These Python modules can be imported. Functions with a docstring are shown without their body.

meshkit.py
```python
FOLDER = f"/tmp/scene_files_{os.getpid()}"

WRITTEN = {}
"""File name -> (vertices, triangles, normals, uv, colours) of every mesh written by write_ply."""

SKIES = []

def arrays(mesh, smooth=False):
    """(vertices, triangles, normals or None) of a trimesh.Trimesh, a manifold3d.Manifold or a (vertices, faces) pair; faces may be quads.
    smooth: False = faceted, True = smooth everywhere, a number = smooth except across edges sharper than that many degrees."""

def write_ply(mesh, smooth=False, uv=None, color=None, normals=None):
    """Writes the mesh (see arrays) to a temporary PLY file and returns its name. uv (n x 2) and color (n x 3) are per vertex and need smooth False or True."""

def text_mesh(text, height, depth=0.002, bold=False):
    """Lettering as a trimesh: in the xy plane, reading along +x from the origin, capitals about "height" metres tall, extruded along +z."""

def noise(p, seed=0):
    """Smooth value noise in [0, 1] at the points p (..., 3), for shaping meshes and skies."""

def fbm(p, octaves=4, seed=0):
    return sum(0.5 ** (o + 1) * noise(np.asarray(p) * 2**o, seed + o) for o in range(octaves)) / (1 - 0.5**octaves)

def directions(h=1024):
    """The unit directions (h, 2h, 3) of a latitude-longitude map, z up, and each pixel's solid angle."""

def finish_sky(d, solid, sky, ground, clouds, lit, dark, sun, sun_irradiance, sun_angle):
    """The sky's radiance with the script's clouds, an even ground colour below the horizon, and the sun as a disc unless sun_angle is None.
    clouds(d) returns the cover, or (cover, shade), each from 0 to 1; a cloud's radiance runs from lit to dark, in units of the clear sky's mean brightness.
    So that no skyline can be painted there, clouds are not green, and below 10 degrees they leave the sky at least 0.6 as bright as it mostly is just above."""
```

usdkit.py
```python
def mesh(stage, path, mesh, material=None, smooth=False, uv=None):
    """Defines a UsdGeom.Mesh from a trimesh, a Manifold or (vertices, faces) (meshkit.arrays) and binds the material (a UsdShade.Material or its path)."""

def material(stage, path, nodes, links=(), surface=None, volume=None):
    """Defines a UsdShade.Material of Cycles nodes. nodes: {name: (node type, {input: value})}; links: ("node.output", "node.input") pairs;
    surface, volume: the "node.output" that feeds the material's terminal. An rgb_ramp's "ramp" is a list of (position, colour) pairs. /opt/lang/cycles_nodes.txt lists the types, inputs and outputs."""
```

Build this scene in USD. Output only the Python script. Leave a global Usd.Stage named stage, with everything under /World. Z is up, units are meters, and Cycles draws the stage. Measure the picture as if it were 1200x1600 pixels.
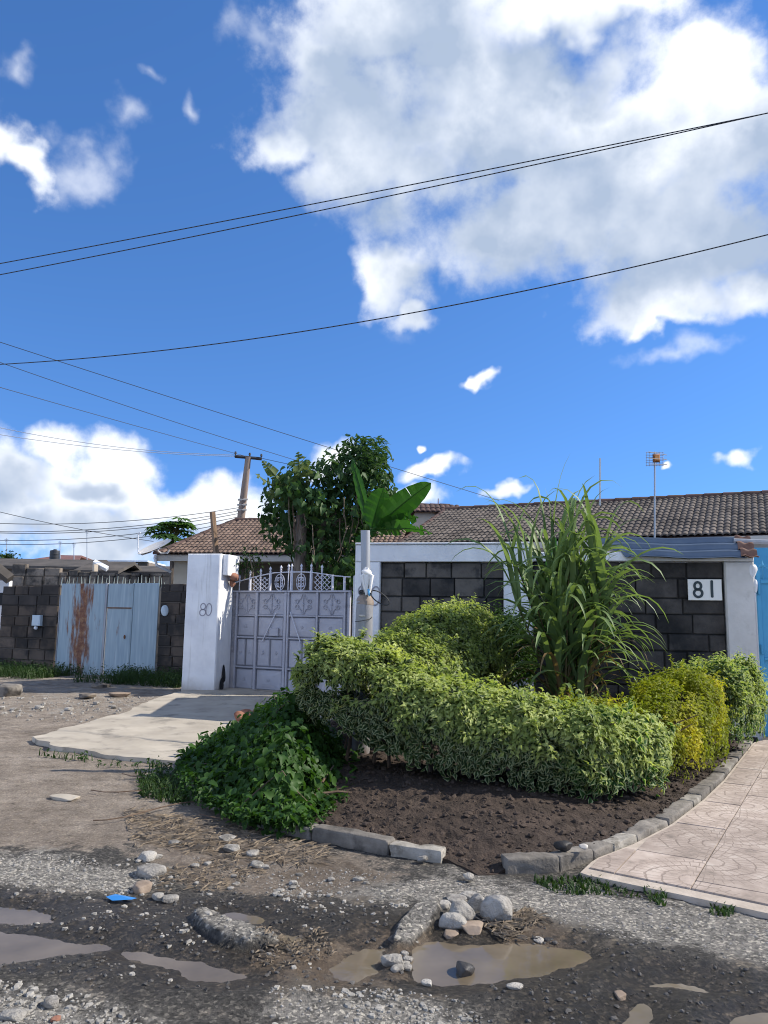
import math, numpy as np, trimesh, shapely, usdkit, meshkit
from shapely.geometry import Polygon, LineString, Point
from pxr import Usd, UsdGeom, UsdLux, UsdShade, Gf, Sdf
stage = Usd.Stage.CreateInMemory()
UsdGeom.SetStageUpAxis(stage, 'Z'); UsdGeom.SetStageMetersPerUnit(stage, 1.0)
UsdGeom.Xform.Define(stage, '/World'); UsdGeom.Scope.Define(stage, '/World/Looks')
# ---------------------------------------------------------------- camera, sky, sun, exposure
EYE = np.array([0, 0, 1.55]); PITCH = math.radians(7.8); ROLL = math.radians(0.9)
FW = np.array([0, math.cos(PITCH), math.sin(PITCH)]); _r = np.array([1., 0, 0]); _u = np.array([0, -math.sin(PITCH), math.cos(PITCH)])
RT = _r * math.cos(ROLL) + _u * math.sin(ROLL); UP = _u * math.cos(ROLL) - _r * math.sin(ROLL)
cam = UsdGeom.Camera.Define(stage, '/World/camera')
cam.CreateFocalLengthAttr(36.0); cam.CreateHorizontalApertureAttr(36.0); cam.CreateVerticalApertureAttr(48.0)
cam.AddTransformOp().Set(Gf.Matrix4d(*RT, 0, *UP, 0, *(-FW), 0, *EYE, 1))
cam.CreateExposureAttr(0.5)
SUN_EL, SUN_INT, SKY_STR = math.radians(39), 1.25, 0.15
SUN = np.array([.998 * math.cos(SUN_EL), .06 * math.cos(SUN_EL), math.sin(SUN_EL)]); SUN /= np.linalg.norm(SUN)
sun = UsdLux.DistantLight.Define(stage, '/World/sun')
sun.CreateIntensityAttr(SUN_INT); sun.CreateAngleAttr(.53); sun.CreateNormalizeAttr(True); sun.CreateColorAttr(Gf.Vec3f(1, .93, .82))
_x = np.cross([0, 0, 1], SUN); _x /= np.linalg.norm(_x); _y = np.cross(SUN, _x)
sun.AddTransformOp().Set(Gf.Matrix4d(*_x, 0, *_y, 0, *SUN, 0, 0, 0, 0, 1))

def ray(px, py): return RT * (px - 600) / 1200 - UP * (py - 800) / 1200 + FW
def G(px, py, z=0.): d = ray(px, py); return EYE + d * ((z - EYE[2]) / d[2])
def at(px, py, y): d = ray(px, py); return EYE + d * (y / d[1])
def proj(p): d = np.asarray(p, float) - EYE; return 600 + 1200 * (d @ RT) / (d @ FW), 800 - 1200 * (d @ UP) / (d @ FW)
def gpoly(pts, z=0.): return Polygon([G(x, y, z)[:2] for x, y in pts])

def sky_material():
    N = {'tc': ('texture_coordinate', {}), 'up': ('vector_math', {'math_type': 'add', 'vector2': (0, 0, .16)}), 'nz': ('vector_math', {'math_type': 'normalize'}),
         's': ('sky_texture', {'sky_type': 'single_scattering', 'sun_disc': False, 'sun_elevation': float(math.asin(SUN[2])), 'sun_rotation': float(math.atan2(SUN[0], SUN[1])), 'altitude': 1600.0, 'aerosol_density': .25, 'air_density': 1.0, 'ozone_density': 4.0}),
         'sat': ('hsv', {'hue': .5, 'saturation': 1.12, 'value': 1.0}), 'tint': ('mix', {'mix_type': 'multiply', 'fac': 1.0, 'color2': (.86, 1.0, 1.14)}),
         'b': ('background_shader', {'strength': SKY_STR})}
    L = [('tc.generated', 'up.vector1'), ('up.vector', 'nz.vector1'), ('nz.vector', 's.vector'), ('s.color', 'sat.color'), ('sat.color', 'tint.color1')]
    N['big'] = ('noise_texture', {'scale': 9.0, 'detail': 11.0, 'roughness': .60}); N['wob'] = ('noise_texture', {'scale': 3.2, 'detail': 5.0, 'roughness': .55})
    N['bs'] = ('vector_math', {'math_type': 'subtract', 'vector2': (.5, .5, .5)}); N['bm'] = ('vector_math', {'math_type': 'scale', 'scale': .20})
    N['wob2'] = ('noise_texture', {'scale': 13.0, 'detail': 4.0, 'roughness': .5}); N['bs2'] = ('vector_math', {'math_type': 'subtract', 'vector2': (.5, .5, .5)}); N['bm2'] = ('vector_math', {'math_type': 'scale', 'scale': .075}); N['w0'] = ('vector_math', {'math_type': 'add'}); L += [('tc.generated', 'wob2.vector'), ('wob2.color', 'bs2.vector1'), ('bs2.vector', 'bm2.vector1'), ('bm2.vector', 'w0.vector2'), ('tc.generated', 'w0.vector1')]
    N['w'] = ('vector_math', {'math_type': 'add'}); N['sx'] = ('separate_xyz', {})
    L += [('tc.generated', 'big.vector'), ('tc.generated', 'wob.vector'), ('wob.color', 'bs.vector1'), ('bs.vector', 'bm.vector1'), ('w0.vector', 'w.vector1'), ('bm.vector', 'w.vector2'), ('w.vector', 'sx.vector')]
    N['az'] = ('math', {'math_type': 'arctan2'}); N['cl'] = ('clamp', {'min': -1.0, 'max': 1.0}); N['el'] = ('math', {'math_type': 'arcsine'}); N['ae'] = ('combine_xyz', {})
    L += [('sx.x', 'az.value1'), ('sx.y', 'az.value2'), ('sx.z', 'cl.value'), ('cl.result', 'el.value1'), ('az.value', 'ae.x'), ('el.value', 'ae.y')]
    def blobs(tag, items):
        last = None
        for i, (px, py, rx, ry) in enumerate(items):
            d = ray(px, py); d = d / np.linalg.norm(d); a, e = math.atan2(d[0], d[1]), math.asin(d[2])
            k = 1 / np.linalg.norm(ray(px, py)); rax, ray_ = rx / 1200 * k / max(.5, math.cos(e)), ry / 1200 * k
            m, l = f'{tag}m{i}', f'{tag}l{i}'
            N[m] = ('mapping', {'mapping_type': 'point', 'scale': (1 / rax, 1 / ray_, 1), 'location': (-a / rax, -e / ray_, 0)}); N[l] = ('vector_math', {'math_type': 'length'})
            L.extend([('ae.vector', m + '.vector'), (m + '.vector', l + '.vector1')])
            if last is None: last = l + '.value'
            else:
                N[f'{tag}n{i}'] = ('math', {'math_type': 'smoothmin', 'value3': .12}); L.extend([(last, f'{tag}n{i}.value1'), (l + '.value', f'{tag}n{i}.value2')]); last = f'{tag}n{i}.value'
        return last
    main = blobs('c', [(500, 95, 130, 105), (460, 220, 75, 75), (545, 270, 90, 80), (900, 60, 200, 90), (640, 60, 250, 130), (560, 190, 190, 110), (760, 200, 300, 170), (980, 210, 330, 150), (1190, 190, 230, 130), (1100, 110, 120, 60), (820, 340, 260, 120), (1040, 360, 240, 110), (1010, 450, 170, 75), (1020, 495, 80, 30), (1160, 430, 110, 60), (640, 440, 90, 75), (660, 500, 60, 30), (1350, 260, 260, 190), (1560, 150, 240, 120),
        (35, 240, 66, 38), (-70, 190, 110, 55),
        (758, 592, 30, 16), (660, 678, 15, 8), (685, 725, 48, 20), (515, 705, 45, 30), (630, 772, 55, 28), (800, 772, 42, 15), (1075, 743, 18, 7), (1205, 740, 26, 30),
        (100, 720, 70, 55), (230, 715, 105, 55), (170, 790, 230, 90), (330, 790, 120, 60), (20, 770, 110, 60), (-120, 760, 190, 110), (150, 850, 330, 75), (20, 830, 220, 70), (420, 820, 150, 50), (-420, 740, 200, 90),
        (1600, 640, 220, 70), (-900, 300, 300, 140), (-1500, 600, 300, 90)])
    thin = blobs('t', [(1070, 545, 170, 30), (880, 20, 150, 60), (190, 205, 66, 62), (205, 100, 40, 38), (30, 80, 46, 40), (305, 150, 30, 46), (110, 250, 90, 50), (400, 60, 70, 50), (640, 505, 70, 50)])
    for nm, src, amp in (('c', main, 2.1), ('t', thin, 2.6)):
        N[nm + 'f'] = ('math', {'math_type': 'subtract', 'value1': 1.0}); N[nm + 'no'] = ('math', {'math_type': 'multiply_add', 'value2': amp, 'value3': -.5 * amp}); N[nm + 'a'] = ('math', {'math_type': 'add'})
        L += [(src, nm + 'f.value2'), ('big.fac', nm + 'no.value1'), (nm + 'f.value', nm + 'a.value1'), (nm + 'no.value', nm + 'a.value2')]
    N['cov'] = ('map_range', {'range_type': 'smoothstep', 'from_min': -.04, 'from_max': .66, 'to_min': 0.0, 'to_max': 1.0, 'clamp': True}); L.append(('ca.value', 'cov.value'))
    N['cot'] = ('map_range', {'range_type': 'smoothstep', 'from_min': .25, 'from_max': 1.3, 'to_min': 0.0, 'to_max': .5, 'clamp': True}); L.append(('ta.value', 'cot.value'))
    # unseen cumulus added outside the view, its cover set to brighten the shade
    N['far'] = ('noise_texture', {'scale': 2.6, 'detail': 8.0, 'roughness': .58}); N['fd'] = ('vector_math', {'math_type': 'dot_product', 'vector2': tuple(FW)}); N['fm'] = ('map_range', {'range_type': 'smoothstep', 'from_min': .60, 'from_max': .74, 'to_min': 1.0, 'to_max': 0.0, 'clamp': True}); N['fc'] = ('map_range', {'range_type': 'smoothstep', 'from_min': .47, 'from_max': .62, 'to_min': 0.0, 'to_max': 1.0, 'clamp': True}); N['fx'] = ('math', {'math_type': 'multiply'})
    L += [('tc.generated', 'far.vector'), ('tc.generated', 'fd.vector1'), ('fd.value', 'fm.value'), ('far.fac', 'fc.value'), ('fm.result', 'fx.value1'), ('fc.result', 'fx.value2')]
    N['cv0'] = ('math', {'math_type': 'maximum'}); N['cv'] = ('math', {'math_type': 'maximum'}); L += [('cov.result', 'cv0.value1'), ('cot.result', 'cv0.value2'), ('cv0.value', 'cv.value1'), ('fx.value', 'cv.value2')]
    # relief of the clouds: fine billows compared with themselves a little nearer the sun, and grey undersides
    N['off'] = ('vector_math', {'math_type': 'add', 'vector2': tuple(.035 * np.array([.75, -.1, .75]))}); N['ra'] = ('noise_texture', {'scale': 7.0, 'detail': 6.0, 'roughness': .5}); N['rb'] = ('noise_texture', {'scale': 7.0, 'detail': 6.0, 'roughness': .5})
    N['rd'] = ('math', {'math_type': 'subtract'}); N['rm'] = ('math', {'math_type': 'multiply_add', 'value2': 1.8, 'value3': .06})
    L += [('tc.generated', 'off.vector1'), ('tc.generated', 'ra.vector'), ('off.vector', 'rb.vector'), ('ra.fac', 'rd.value1'), ('rb.fac', 'rd.value2'), ('rd.value', 'rm.value1')]
    grey = blobs('g', [(620, 150, 190, 140), (760, 300, 280, 120), (980, 370, 300, 120), (1180, 300, 220, 140), (520, 150, 130, 100), (690, 460, 90, 70), (850, 150, 120, 60), (170, 785, 60, 26), (60, 855, 300, 40), (300, 840, 170, 35), (-40, 790, 150, 60), (1450, 330, 260, 120)])
    N['gi'] = ('math', {'math_type': 'subtract', 'value1': 1.0}); N['gn'] = ('math', {'math_type': 'multiply_add', 'value2': 1.5, 'value3': -.75}); N['ga'] = ('math', {'math_type': 'add'})
    L += [(grey, 'gi.value2'), ('big.fac', 'gn.value1'), ('gi.value', 'ga.value1'), ('gn.value', 'ga.value2')]
    N['gs'] = ('map_range', {'range_type': 'smoothstep', 'from_min': -.45, 'from_max': .65, 'to_min': 0.0, 'to_max': .95, 'clamp': True}); L.append(('ga.value', 'gs.value'))
    N['sum'] = ('math', {'math_type': 'subtract'}); N['sh'] = ('math', {'math_type': 'subtract', 'use_clamp': True})
    L += [('gs.result', 'sh.value1'), ('rm.value', 'sh.value2')]
    N['cc'] = ('mix', {'color1': (5.5, 5.7, 6.0), 'color2': (2.15, 2.65, 3.5)}); L.append(('sh.value', 'cc.fac'))
    N['out'] = ('mix', {}); L += [('cv.value', 'out.fac'), ('tint.color', 'out.color1'), ('cc.color', 'out.color2'), ('out.color', 'b.color')]
    del N['sum']
    return usdkit.material(stage, '/World/Looks/sky', N, L, surface='b.background')
dome = UsdLux.DomeLight.Define(stage, '/World/sky')
UsdShade.MaterialBindingAPI.Apply(dome.GetPrim()).Bind(sky_material())
# ---------------------------------------------------------------- helpers
RNG = np.random.default_rng(7)
_used = {}
def numbered(parent, name):
    k = (parent, name); n = _used.get(k, 0); _used[k] = n + 1
    return f'{parent}/{name}' if n == 0 else f'{parent}/{name}_{n:03d}'
LOC = {'/World': np.zeros(3)}
def tagp(path, label=None, cat=None, group=None, kind=None):
    p = stage.GetPrimAtPath(path)
    for k, v in (('label', label), ('category', cat), ('group', group), ('kind', kind)):
        if v: p.SetCustomDataByKey(k, v)
    return path
def thing(name, label, cat, loc=(0, 0, 0), group=None, kind=None):
    path = numbered('/World', name); x = UsdGeom.Xform.Define(stage, path); x.AddTranslateOp().Set(Gf.Vec3d(*map(float, loc)))
    LOC[path] = np.asarray(loc, float)
    return tagp(path, label, cat, group, kind)
def part(parent, name, mesh, mat, smooth=False, uv=None, kind=None, label=None, edge=None, zones=None):
    """One mesh, given in world coordinates, as a child of parent (or of /World)."""
    path = numbered(parent, name)
    if isinstance(mesh, MB): mesh = mesh.arr()
    if hasattr(mesh, 'vertices'): mesh = (np.array(mesh.vertices), np.array(mesh.faces))
    v, f = np.asarray(mesh[0], float), np.asarray(mesh[1], int)
    base = LOC[parent]
    LOC[path] = base
    if smooth is not False and smooth is not True and uv is None and edge is None: mm = trimesh.Trimesh(v - base, f, process=False)
    else: mm = (v - base, f)
    m = usdkit.mesh(stage, path, mm, '/World/Looks/' + mat, smooth=smooth, uv=uv)
    if edge is not None: UsdGeom.PrimvarsAPI(m).CreatePrimvar('edge', Sdf.ValueTypeNames.FloatArray, 'vertex').Set([float(e) for e in edge])
    if zones is not None:
        from pxr import Vt
        UsdGeom.PrimvarsAPI(m).CreatePrimvar('zones', Sdf.ValueTypeNames.Color3fArray, 'vertex').Set(Vt.Vec3fArray.FromNumpy(np.asarray(zones, np.float32)))
    if kind: tagp(path, kind=kind)
    if label: tagp(path, label=label)
    return path
class MB:
    """Collects vertices and triangles of one mesh."""
    def __init__(s): s.v, s.f, s.n = [], [], 0
    def add(s, v, f):
        v, f = np.asarray(v, float).reshape(-1, 3), np.asarray(f, int)
        if f.shape[1] == 4: f = np.vstack([f[:, [0, 1, 2]], f[:, [0, 2, 3]]])
        s.v.append(v); s.f.append(f + s.n); s.n += len(v); return s
    def mesh(s, m): return s.add(np.array(m.vertices), np.array(m.faces))
    def arr(s): return np.vstack(s.v), np.vstack(s.f)
    def tube(s, pts, rad, n=8, cap=True):
        p = np.asarray(pts, float); r = np.broadcast_to(np.asarray(rad, float), (len(p),))
        t = np.gradient(p, axis=0); t /= np.linalg.norm(t, axis=1, keepdims=True) + 1e-12
        ref = np.array([0, 0, 1.]) if abs(t[:, 2]).mean() < .8 else np.array([1., 0, 0])
        a = np.cross(t, ref); a /= np.linalg.norm(a, axis=1, keepdims=True) + 1e-12; b = np.cross(t, a)
        g = np.arange(n) * 2 * np.pi / n
        v = (p[:, None] + r[:, None, None] * (np.cos(g)[None, :, None] * a[:, None] + np.sin(g)[None, :, None] * b[:, None])).reshape(-1, 3)
        i, j = np.meshgrid(np.arange(len(p) - 1), np.arange(n), indexing='ij'); j2 = (j + 1) % n
        q = np.stack([i * n + j, (i + 1) * n + j, (i + 1) * n + j2, i * n + j2], -1).reshape(-1, 4)
        f = np.vstack([q[:, [0, 1, 2]], q[:, [0, 2, 3]]])
        if cap:
            v = np.vstack([v, p[0], p[-1]]); c0, c1 = len(v) - 2, len(v) - 1; k = np.arange(n); e = (len(p) - 1) * n
            f = np.vstack([f, np.stack([np.full(n, c0), k, (k + 1) % n], 1), np.stack([np.full(n, c1), e + (k + 1) % n, e + k], 1)])
        return s.add(v, f)
BOXF = np.array([[0, 2, 3, 1], [4, 5, 7, 6], [0, 1, 5, 4], [2, 6, 7, 3], [0, 4, 6, 2], [1, 3, 7, 5]])
class Frame:
    """A vertical plane: s runs along it (rightwards), t away from the camera, z up."""
    def __init__(F, a, b): F.a = np.array(a, float); d = np.array(b, float) - F.a; F.len = np.linalg.norm(d); F.d = d / F.len; F.n = np.array([-F.d[1], F.d[0]])
    def pt(F, s, t, z): return np.array([*(F.a + F.d * s + F.n * t), z])
    def pts(F, q): q = np.asarray(q, float); xy = F.a + q[:, :1] * F.d + q[:, 1:2] * F.n; return np.column_stack([xy, q[:, 2]])
    def hit(F, px, py, t=0.):
        d = ray(px, py); o = F.a + F.n * t; k = ((o - EYE[:2]) @ F.n) / (d[:2] @ F.n); p = EYE + d * k
        return (p[:2] - o) @ F.d, p[2]
    def box(F, mb, s0, s1, t0, t1, z0, z1, ch=0.):
        """A box; ch bevels the edges of its front (t0) face."""
        if ch <= 0:
            q = [(s, t, z) for s in (s0, s1) for t in (t0, t1) for z in (z0, z1)]
            return mb.add(F.pts(q), BOXF[:, ::-1])
        fr = [(s0 + ch, t0, z0 + ch), (s1 - ch, t0, z0 + ch), (s1 - ch, t0, z1 - ch), (s0 + ch, t0, z1 - ch)]
        md = [(s0, t0 + ch, z0), (s1, t0 + ch, z0), (s1, t0 + ch, z1), (s0, t0 + ch, z1)]
        bk = [(s0, t1, z0), (s1, t1, z0), (s1, t1, z1), (s0, t1, z1)]
        f = [[0, 1, 2, 3], [11, 10, 9, 8]]
        for k in range(4):
            l = (k + 1) % 4; f += [[4 + k, 4 + l, l, k], [8 + k, 8 + l, 4 + l, 4 + k]]
        return mb.add(F.pts(fr + md + bk), f)
def rock(c, rx, ry, rz, seed, sub=2, rough=.28, flat=.0, yaw=0.):
    m = trimesh.creation.icosphere(sub); v = np.array(m.vertices)
    n = meshkit.fbm(v * 1.3 + seed * 7.13, 3, seed % 97) - .5
    v = v * (1 + rough * 2 * n[:, None])
    if flat: v[:, 2] = np.where(v[:, 2] > flat, flat + (v[:, 2] - flat) * .25, v[:, 2])
    if rough > .15:
        rg = np.random.default_rng(seed + 5)
        for k in range(11):
            pn = norm(rg.normal(0, 1, 3) * [1, 1, .8]); dd = rg.uniform(.62, .9); ex = np.maximum(0, v @ pn - dd); v = v - ex[:, None] * pn * .92
    v = v * [rx, ry, rz]; cs, sn = math.cos(yaw), math.sin(yaw)
    v = np.column_stack([v[:, 0] * cs - v[:, 1] * sn, v[:, 0] * sn + v[:, 1] * cs, v[:, 2]])
    return v + np.asarray(c), np.array(m.faces)
def norm(a): a = np.asarray(a, float); return a / (np.linalg.norm(a, axis=-1, keepdims=True) + 1e-12)
def leaves(c, nrm, tip, L, W, fold=.25, droop=.15, heart=False):
    """Many small leaves: c base points, nrm upper side, tip direction. Returns vertices, triangles, edge value per vertex."""
    c, nrm, tip = np.asarray(c, float), norm(nrm), np.asarray(tip, float)
    tip = norm(tip - nrm * (tip * nrm).sum(1, keepdims=True)); sd = np.cross(tip, nrm)
    L = np.broadcast_to(L, (len(c),))[:, None]; W = np.broadcast_to(W, (len(c),))[:, None]
    if heart: prof = [(0, 0, 0, 0), (-.12, -.34, .6, .5), (.25, -.5, 1, .8), (.25, 0, 0, -.1), (.25, .5, 1, .8), (-.12, .34, .6, .5), (.68, -.28, 1, .5), (.68, .28, 1, .5), (1., 0, .8, -.7)]; F = [[0, 3, 2], [0, 2, 1], [0, 5, 4], [0, 4, 3], [3, 6, 2], [3, 8, 6], [3, 7, 8], [3, 4, 7]]
    else: prof = [(0, 0, .1, 0), (.45, -.5, 1, 1), (.5, 0, 0, 0), (.45, .5, 1, 1), (1., 0, .7, -.6)]; F = [[0, 2, 1], [0, 3, 2], [2, 4, 1], [2, 3, 4]]
    k = len(prof); v = np.empty((len(c), k, 3)); e = np.empty((len(c), k))
    for i, (x, y, ed, h) in enumerate(prof):
        v[:, i] = c + tip * (x * L) + sd * (y * W) + nrm * (h * fold * W - droop * L * x * x); e[:, i] = ed
    f = np.asarray(F)[None] + (np.arange(len(c)) * k)[:, None, None]
    return v.reshape(-1, 3), f.reshape(-1, 3), e.ravel()
# ---------------------------------------------------------------- materials
def mat(name, nodes, links, surface='p.BSDF'): usdkit.material(stage, '/World/Looks/' + name, nodes, links, surface=surface)
def rough_mat(name, c1, c2, scale=3., c3=None, s3=.8, t3=(.5, .7), rough=.9, bump=.3, bscale=60., bdist=.01, rand=0., stretch=None, spec=.3, metal=0., rmix=None):
    """Two mottled colours, an optional third in blotches, fine relief, and a per-object tone."""
    N = {'g': ('geometry', {}), 'n': ('noise_texture', {'scale': scale, 'detail': 8.0, 'roughness': .6}), 'r': ('rgb_ramp', {'ramp': [(.32, c1), (.68, c2)]}),
         'b': ('noise_texture', {'scale': bscale, 'detail': 5.0, 'roughness': .6}), 'bu': ('bump', {'strength': bump, 'distance': bdist}), 'p': ('principled_bsdf', {'roughness': rough, 'specular_ior_level': spec, 'metallic': metal})}
    src = 'g.position'; L = []
    if stretch: N['mp'] = ('mapping', {'scale': stretch}); L.append(('g.position', 'mp.vector')); src = 'mp.vector'
    L += [(src, 'n.vector'), ('g.position', 'b.vector'), ('n.fac', 'r.fac'), ('b.fac', 'bu.height'), ('bu.normal', 'p.normal')]
    col = 'r.color'
    if c3 is not None:
        N['n3'] = ('noise_texture', {'scale': s3, 'detail': 7.0, 'roughness': .65}); N['m3'] = ('map_range', {'range_type': 'smoothstep', 'from_min': t3[0], 'from_max': t3[1], 'to_min': 0., 'to_max': 1., 'clamp': True}); N['x3'] = ('mix', {'color2': c3})
        L += [(src, 'n3.vector'), ('n3.fac', 'm3.value'), ('m3.result', 'x3.fac'), (col, 'x3.color1')]; col = 'x3.color'
    if rand:
        N['o'] = ('object_info', {}); N['om'] = ('map_range', {'from_min': 0., 'from_max': 1., 'to_min': 1 - rand, 'to_max': 1 + rand}); N['ov'] = ('vector_math', {'math_type': 'scale'})
        L += [('o.random', 'om.value'), (col, 'ov.vector1'), ('om.result', 'ov.scale')]; col = 'ov.vector'
    L.append((col, 'p.base_color'))
    mat(name, N, L)
def leaf_mat(name, ramp, patch=None, edge=None, trans=.45, rough=.55, pscale=2.0, spec=.25):
    N = {'g': ('geometry', {}), 'r': ('rgb_ramp', {'ramp': ramp}), 'n': ('noise_texture', {'scale': pscale, 'detail': 3.0}), 'a': ('math', {'math_type': 'multiply_add', 'value2': 1.3, 'value3': -.65}), 'ad': ('math', {'math_type': 'add', 'use_clamp': True}),
         'p': ('principled_bsdf', {'roughness': rough, 'specular_ior_level': spec}), 't': ('translucent_bsdf', {}), 'm': ('mix_closure', {'fac': trans}), 'tc': ('mix', {'mix_type': 'multiply', 'fac': 1., 'color2': (1.25, 1.3, .6)})}
    L = [('g.position', 'n.vector'), ('n.fac', 'a.value1'), ('g.random_per_island', 'ad.value1'), ('a.value', 'ad.value2'), ('ad.value', 'r.fac')]
    col = 'r.color'
    if edge:
        N['e'] = ('attribute', {'attribute': 'edge'}); N['em'] = ('map_range', {'range_type': 'smoothstep', 'from_min': .45, 'from_max': .8, 'to_min': 0., 'to_max': .85, 'clamp': True}); N['ex'] = ('mix', {'color2': edge})
        L += [('e.fac', 'em.value'), ('em.result', 'ex.fac'), (col, 'ex.color1')]; col = 'ex.color'
    L += [(col, 'p.base_color'), (col, 'tc.color1'), ('tc.color', 't.color'), ('p.BSDF', 'm.closure1'), ('t.BSDF', 'm.closure2')]
    mat(name, N, L, 'm.closure')
def plain(name, c, rough=.5, metal=0., spec=.5): mat(name, {'p': ('principled_bsdf', {'base_color': c, 'roughness': rough, 'metallic': metal, 'specular_ior_level': spec})}, [])
mat('white_plaster', {'g': ('geometry', {}), 's': ('separate_xyz', {}), 'n': ('noise_texture', {'scale': 2.5, 'detail': 8., 'roughness': .65}), 'mp': ('mapping', {'scale': (5., 5., .35)}), 'st': ('noise_texture', {'scale': 2.2, 'detail': 6., 'roughness': .6}), 'r': ('rgb_ramp', {'ramp': [(.3, (.60, .60, .61)), (.6, (.72, .72, .72))]}),
    'sr': ('map_range', {'range_type': 'smoothstep', 'from_min': .56, 'from_max': .74, 'to_min': 0., 'to_max': .55, 'clamp': True}), 'x1': ('mix', {'color2': (.40, .385, .35)}), 'za': ('math', {'math_type': 'multiply_add', 'value2': -1.6, 'value3': 1.15}), 'zb': ('math', {'math_type': 'add'}), 'zr': ('map_range', {'range_type': 'smoothstep', 'from_min': .95, 'from_max': 1.7, 'to_min': 0., 'to_max': .8, 'clamp': True}), 'x2': ('mix', {'color2': (.27, .22, .17)}),
    'b': ('noise_texture', {'scale': 16., 'detail': 6., 'roughness': .6}), 'bu': ('bump', {'strength': .4, 'distance': .012}), 'p': ('principled_bsdf', {'roughness': .9, 'specular_ior_level': .3})},
    [('g.position', 's.vector'), ('g.position', 'n.vector'), ('g.position', 'mp.vector'), ('mp.vector', 'st.vector'), ('n.fac', 'r.fac'), ('st.fac', 'sr.value'), ('sr.result', 'x1.fac'), ('r.color', 'x1.color1'), ('s.z', 'za.value1'), ('za.value', 'zb.value1'), ('n.fac', 'zb.value2'), ('zb.value', 'zr.value'), ('zr.result', 'x2.fac'), ('x1.color', 'x2.color1'), ('x2.color', 'p.base_color'), ('g.position', 'b.vector'), ('b.fac', 'bu.height'), ('bu.normal', 'p.normal')])
rough_mat('coping_plaster', (.56, .56, .57), (.69, .69, .69), 3., (.13, .13, .13), 4., (.58, .72), bump=.35, bscale=18, stretch=(1, 1, .5))
rough_mat('end_pier_plaster', (.46, .44, .41), (.60, .58, .55), 2., (.34, .32, .29), 3., (.5, .75), bump=.35, bscale=25)
rough_mat('sooty_block', (.022, .020, .019), (.066, .059, .053), 3.5, (.018, .018, .018), 1.6, (.45, .62), bump=.6, bscale=45, rand=.3)
rough_mat('grey_block', (.065, .057, .05), (.13, .114, .098), 3., (.03, .028, .027), 1.5, (.48, .62), bump=.5, bscale=45, rand=.25)
rough_mat('brown_block', (.05, .038, .030), (.105, .080, .062), 2.2, (.022, .020, .019), .9, (.46, .6), bump=.6, bscale=35, rand=.3)
rough_mat('brown_block_black', (.022, .02, .019), (.06, .05, .045), 2.2, bump=.6, bscale=35, rand=.3)
rough_mat('weathered_stone', (.17, .14, .11), (.30, .25, .20), 3., (.05, .045, .04), 1.5, (.45, .62), bump=.5, rand=.25)
rough_mat('dark_joint', (.018, .017, .016), (.035, .033, .03), 9., bump=.4)
rough_mat('mortar', (.10, .085, .07), (.14, .12, .10), 9., bump=.4)
rough_mat('concrete', (.30, .265, .215), (.43, .385, .315), 1.5, (.20, .18, .15), 2.4, (.5, .7), bump=.35, bscale=40)
rough_mat('kerb_concrete', (.10, .09, .078), (.215, .195, .17), 6., (.055, .05, .044), 4., (.5, .7), bump=.7, bscale=50, rand=.15)
rough_mat('kerb_whitewash', (.19, .175, .15), (.33, .305, .265), 8., (.16, .145, .12), 7., (.5, .62), bump=.7, bscale=50, rand=.1)
rough_mat('soil', (.026, .018, .013), (.064, .045, .034), 5., (.09, .067, .051), 2.2, (.55, .75), bump=.9, bscale=45, bdist=.03)
rough_mat('soil_clod', (.03, .021, .016), (.072, .052, .04), 8., bump=.6, bscale=60)
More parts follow.
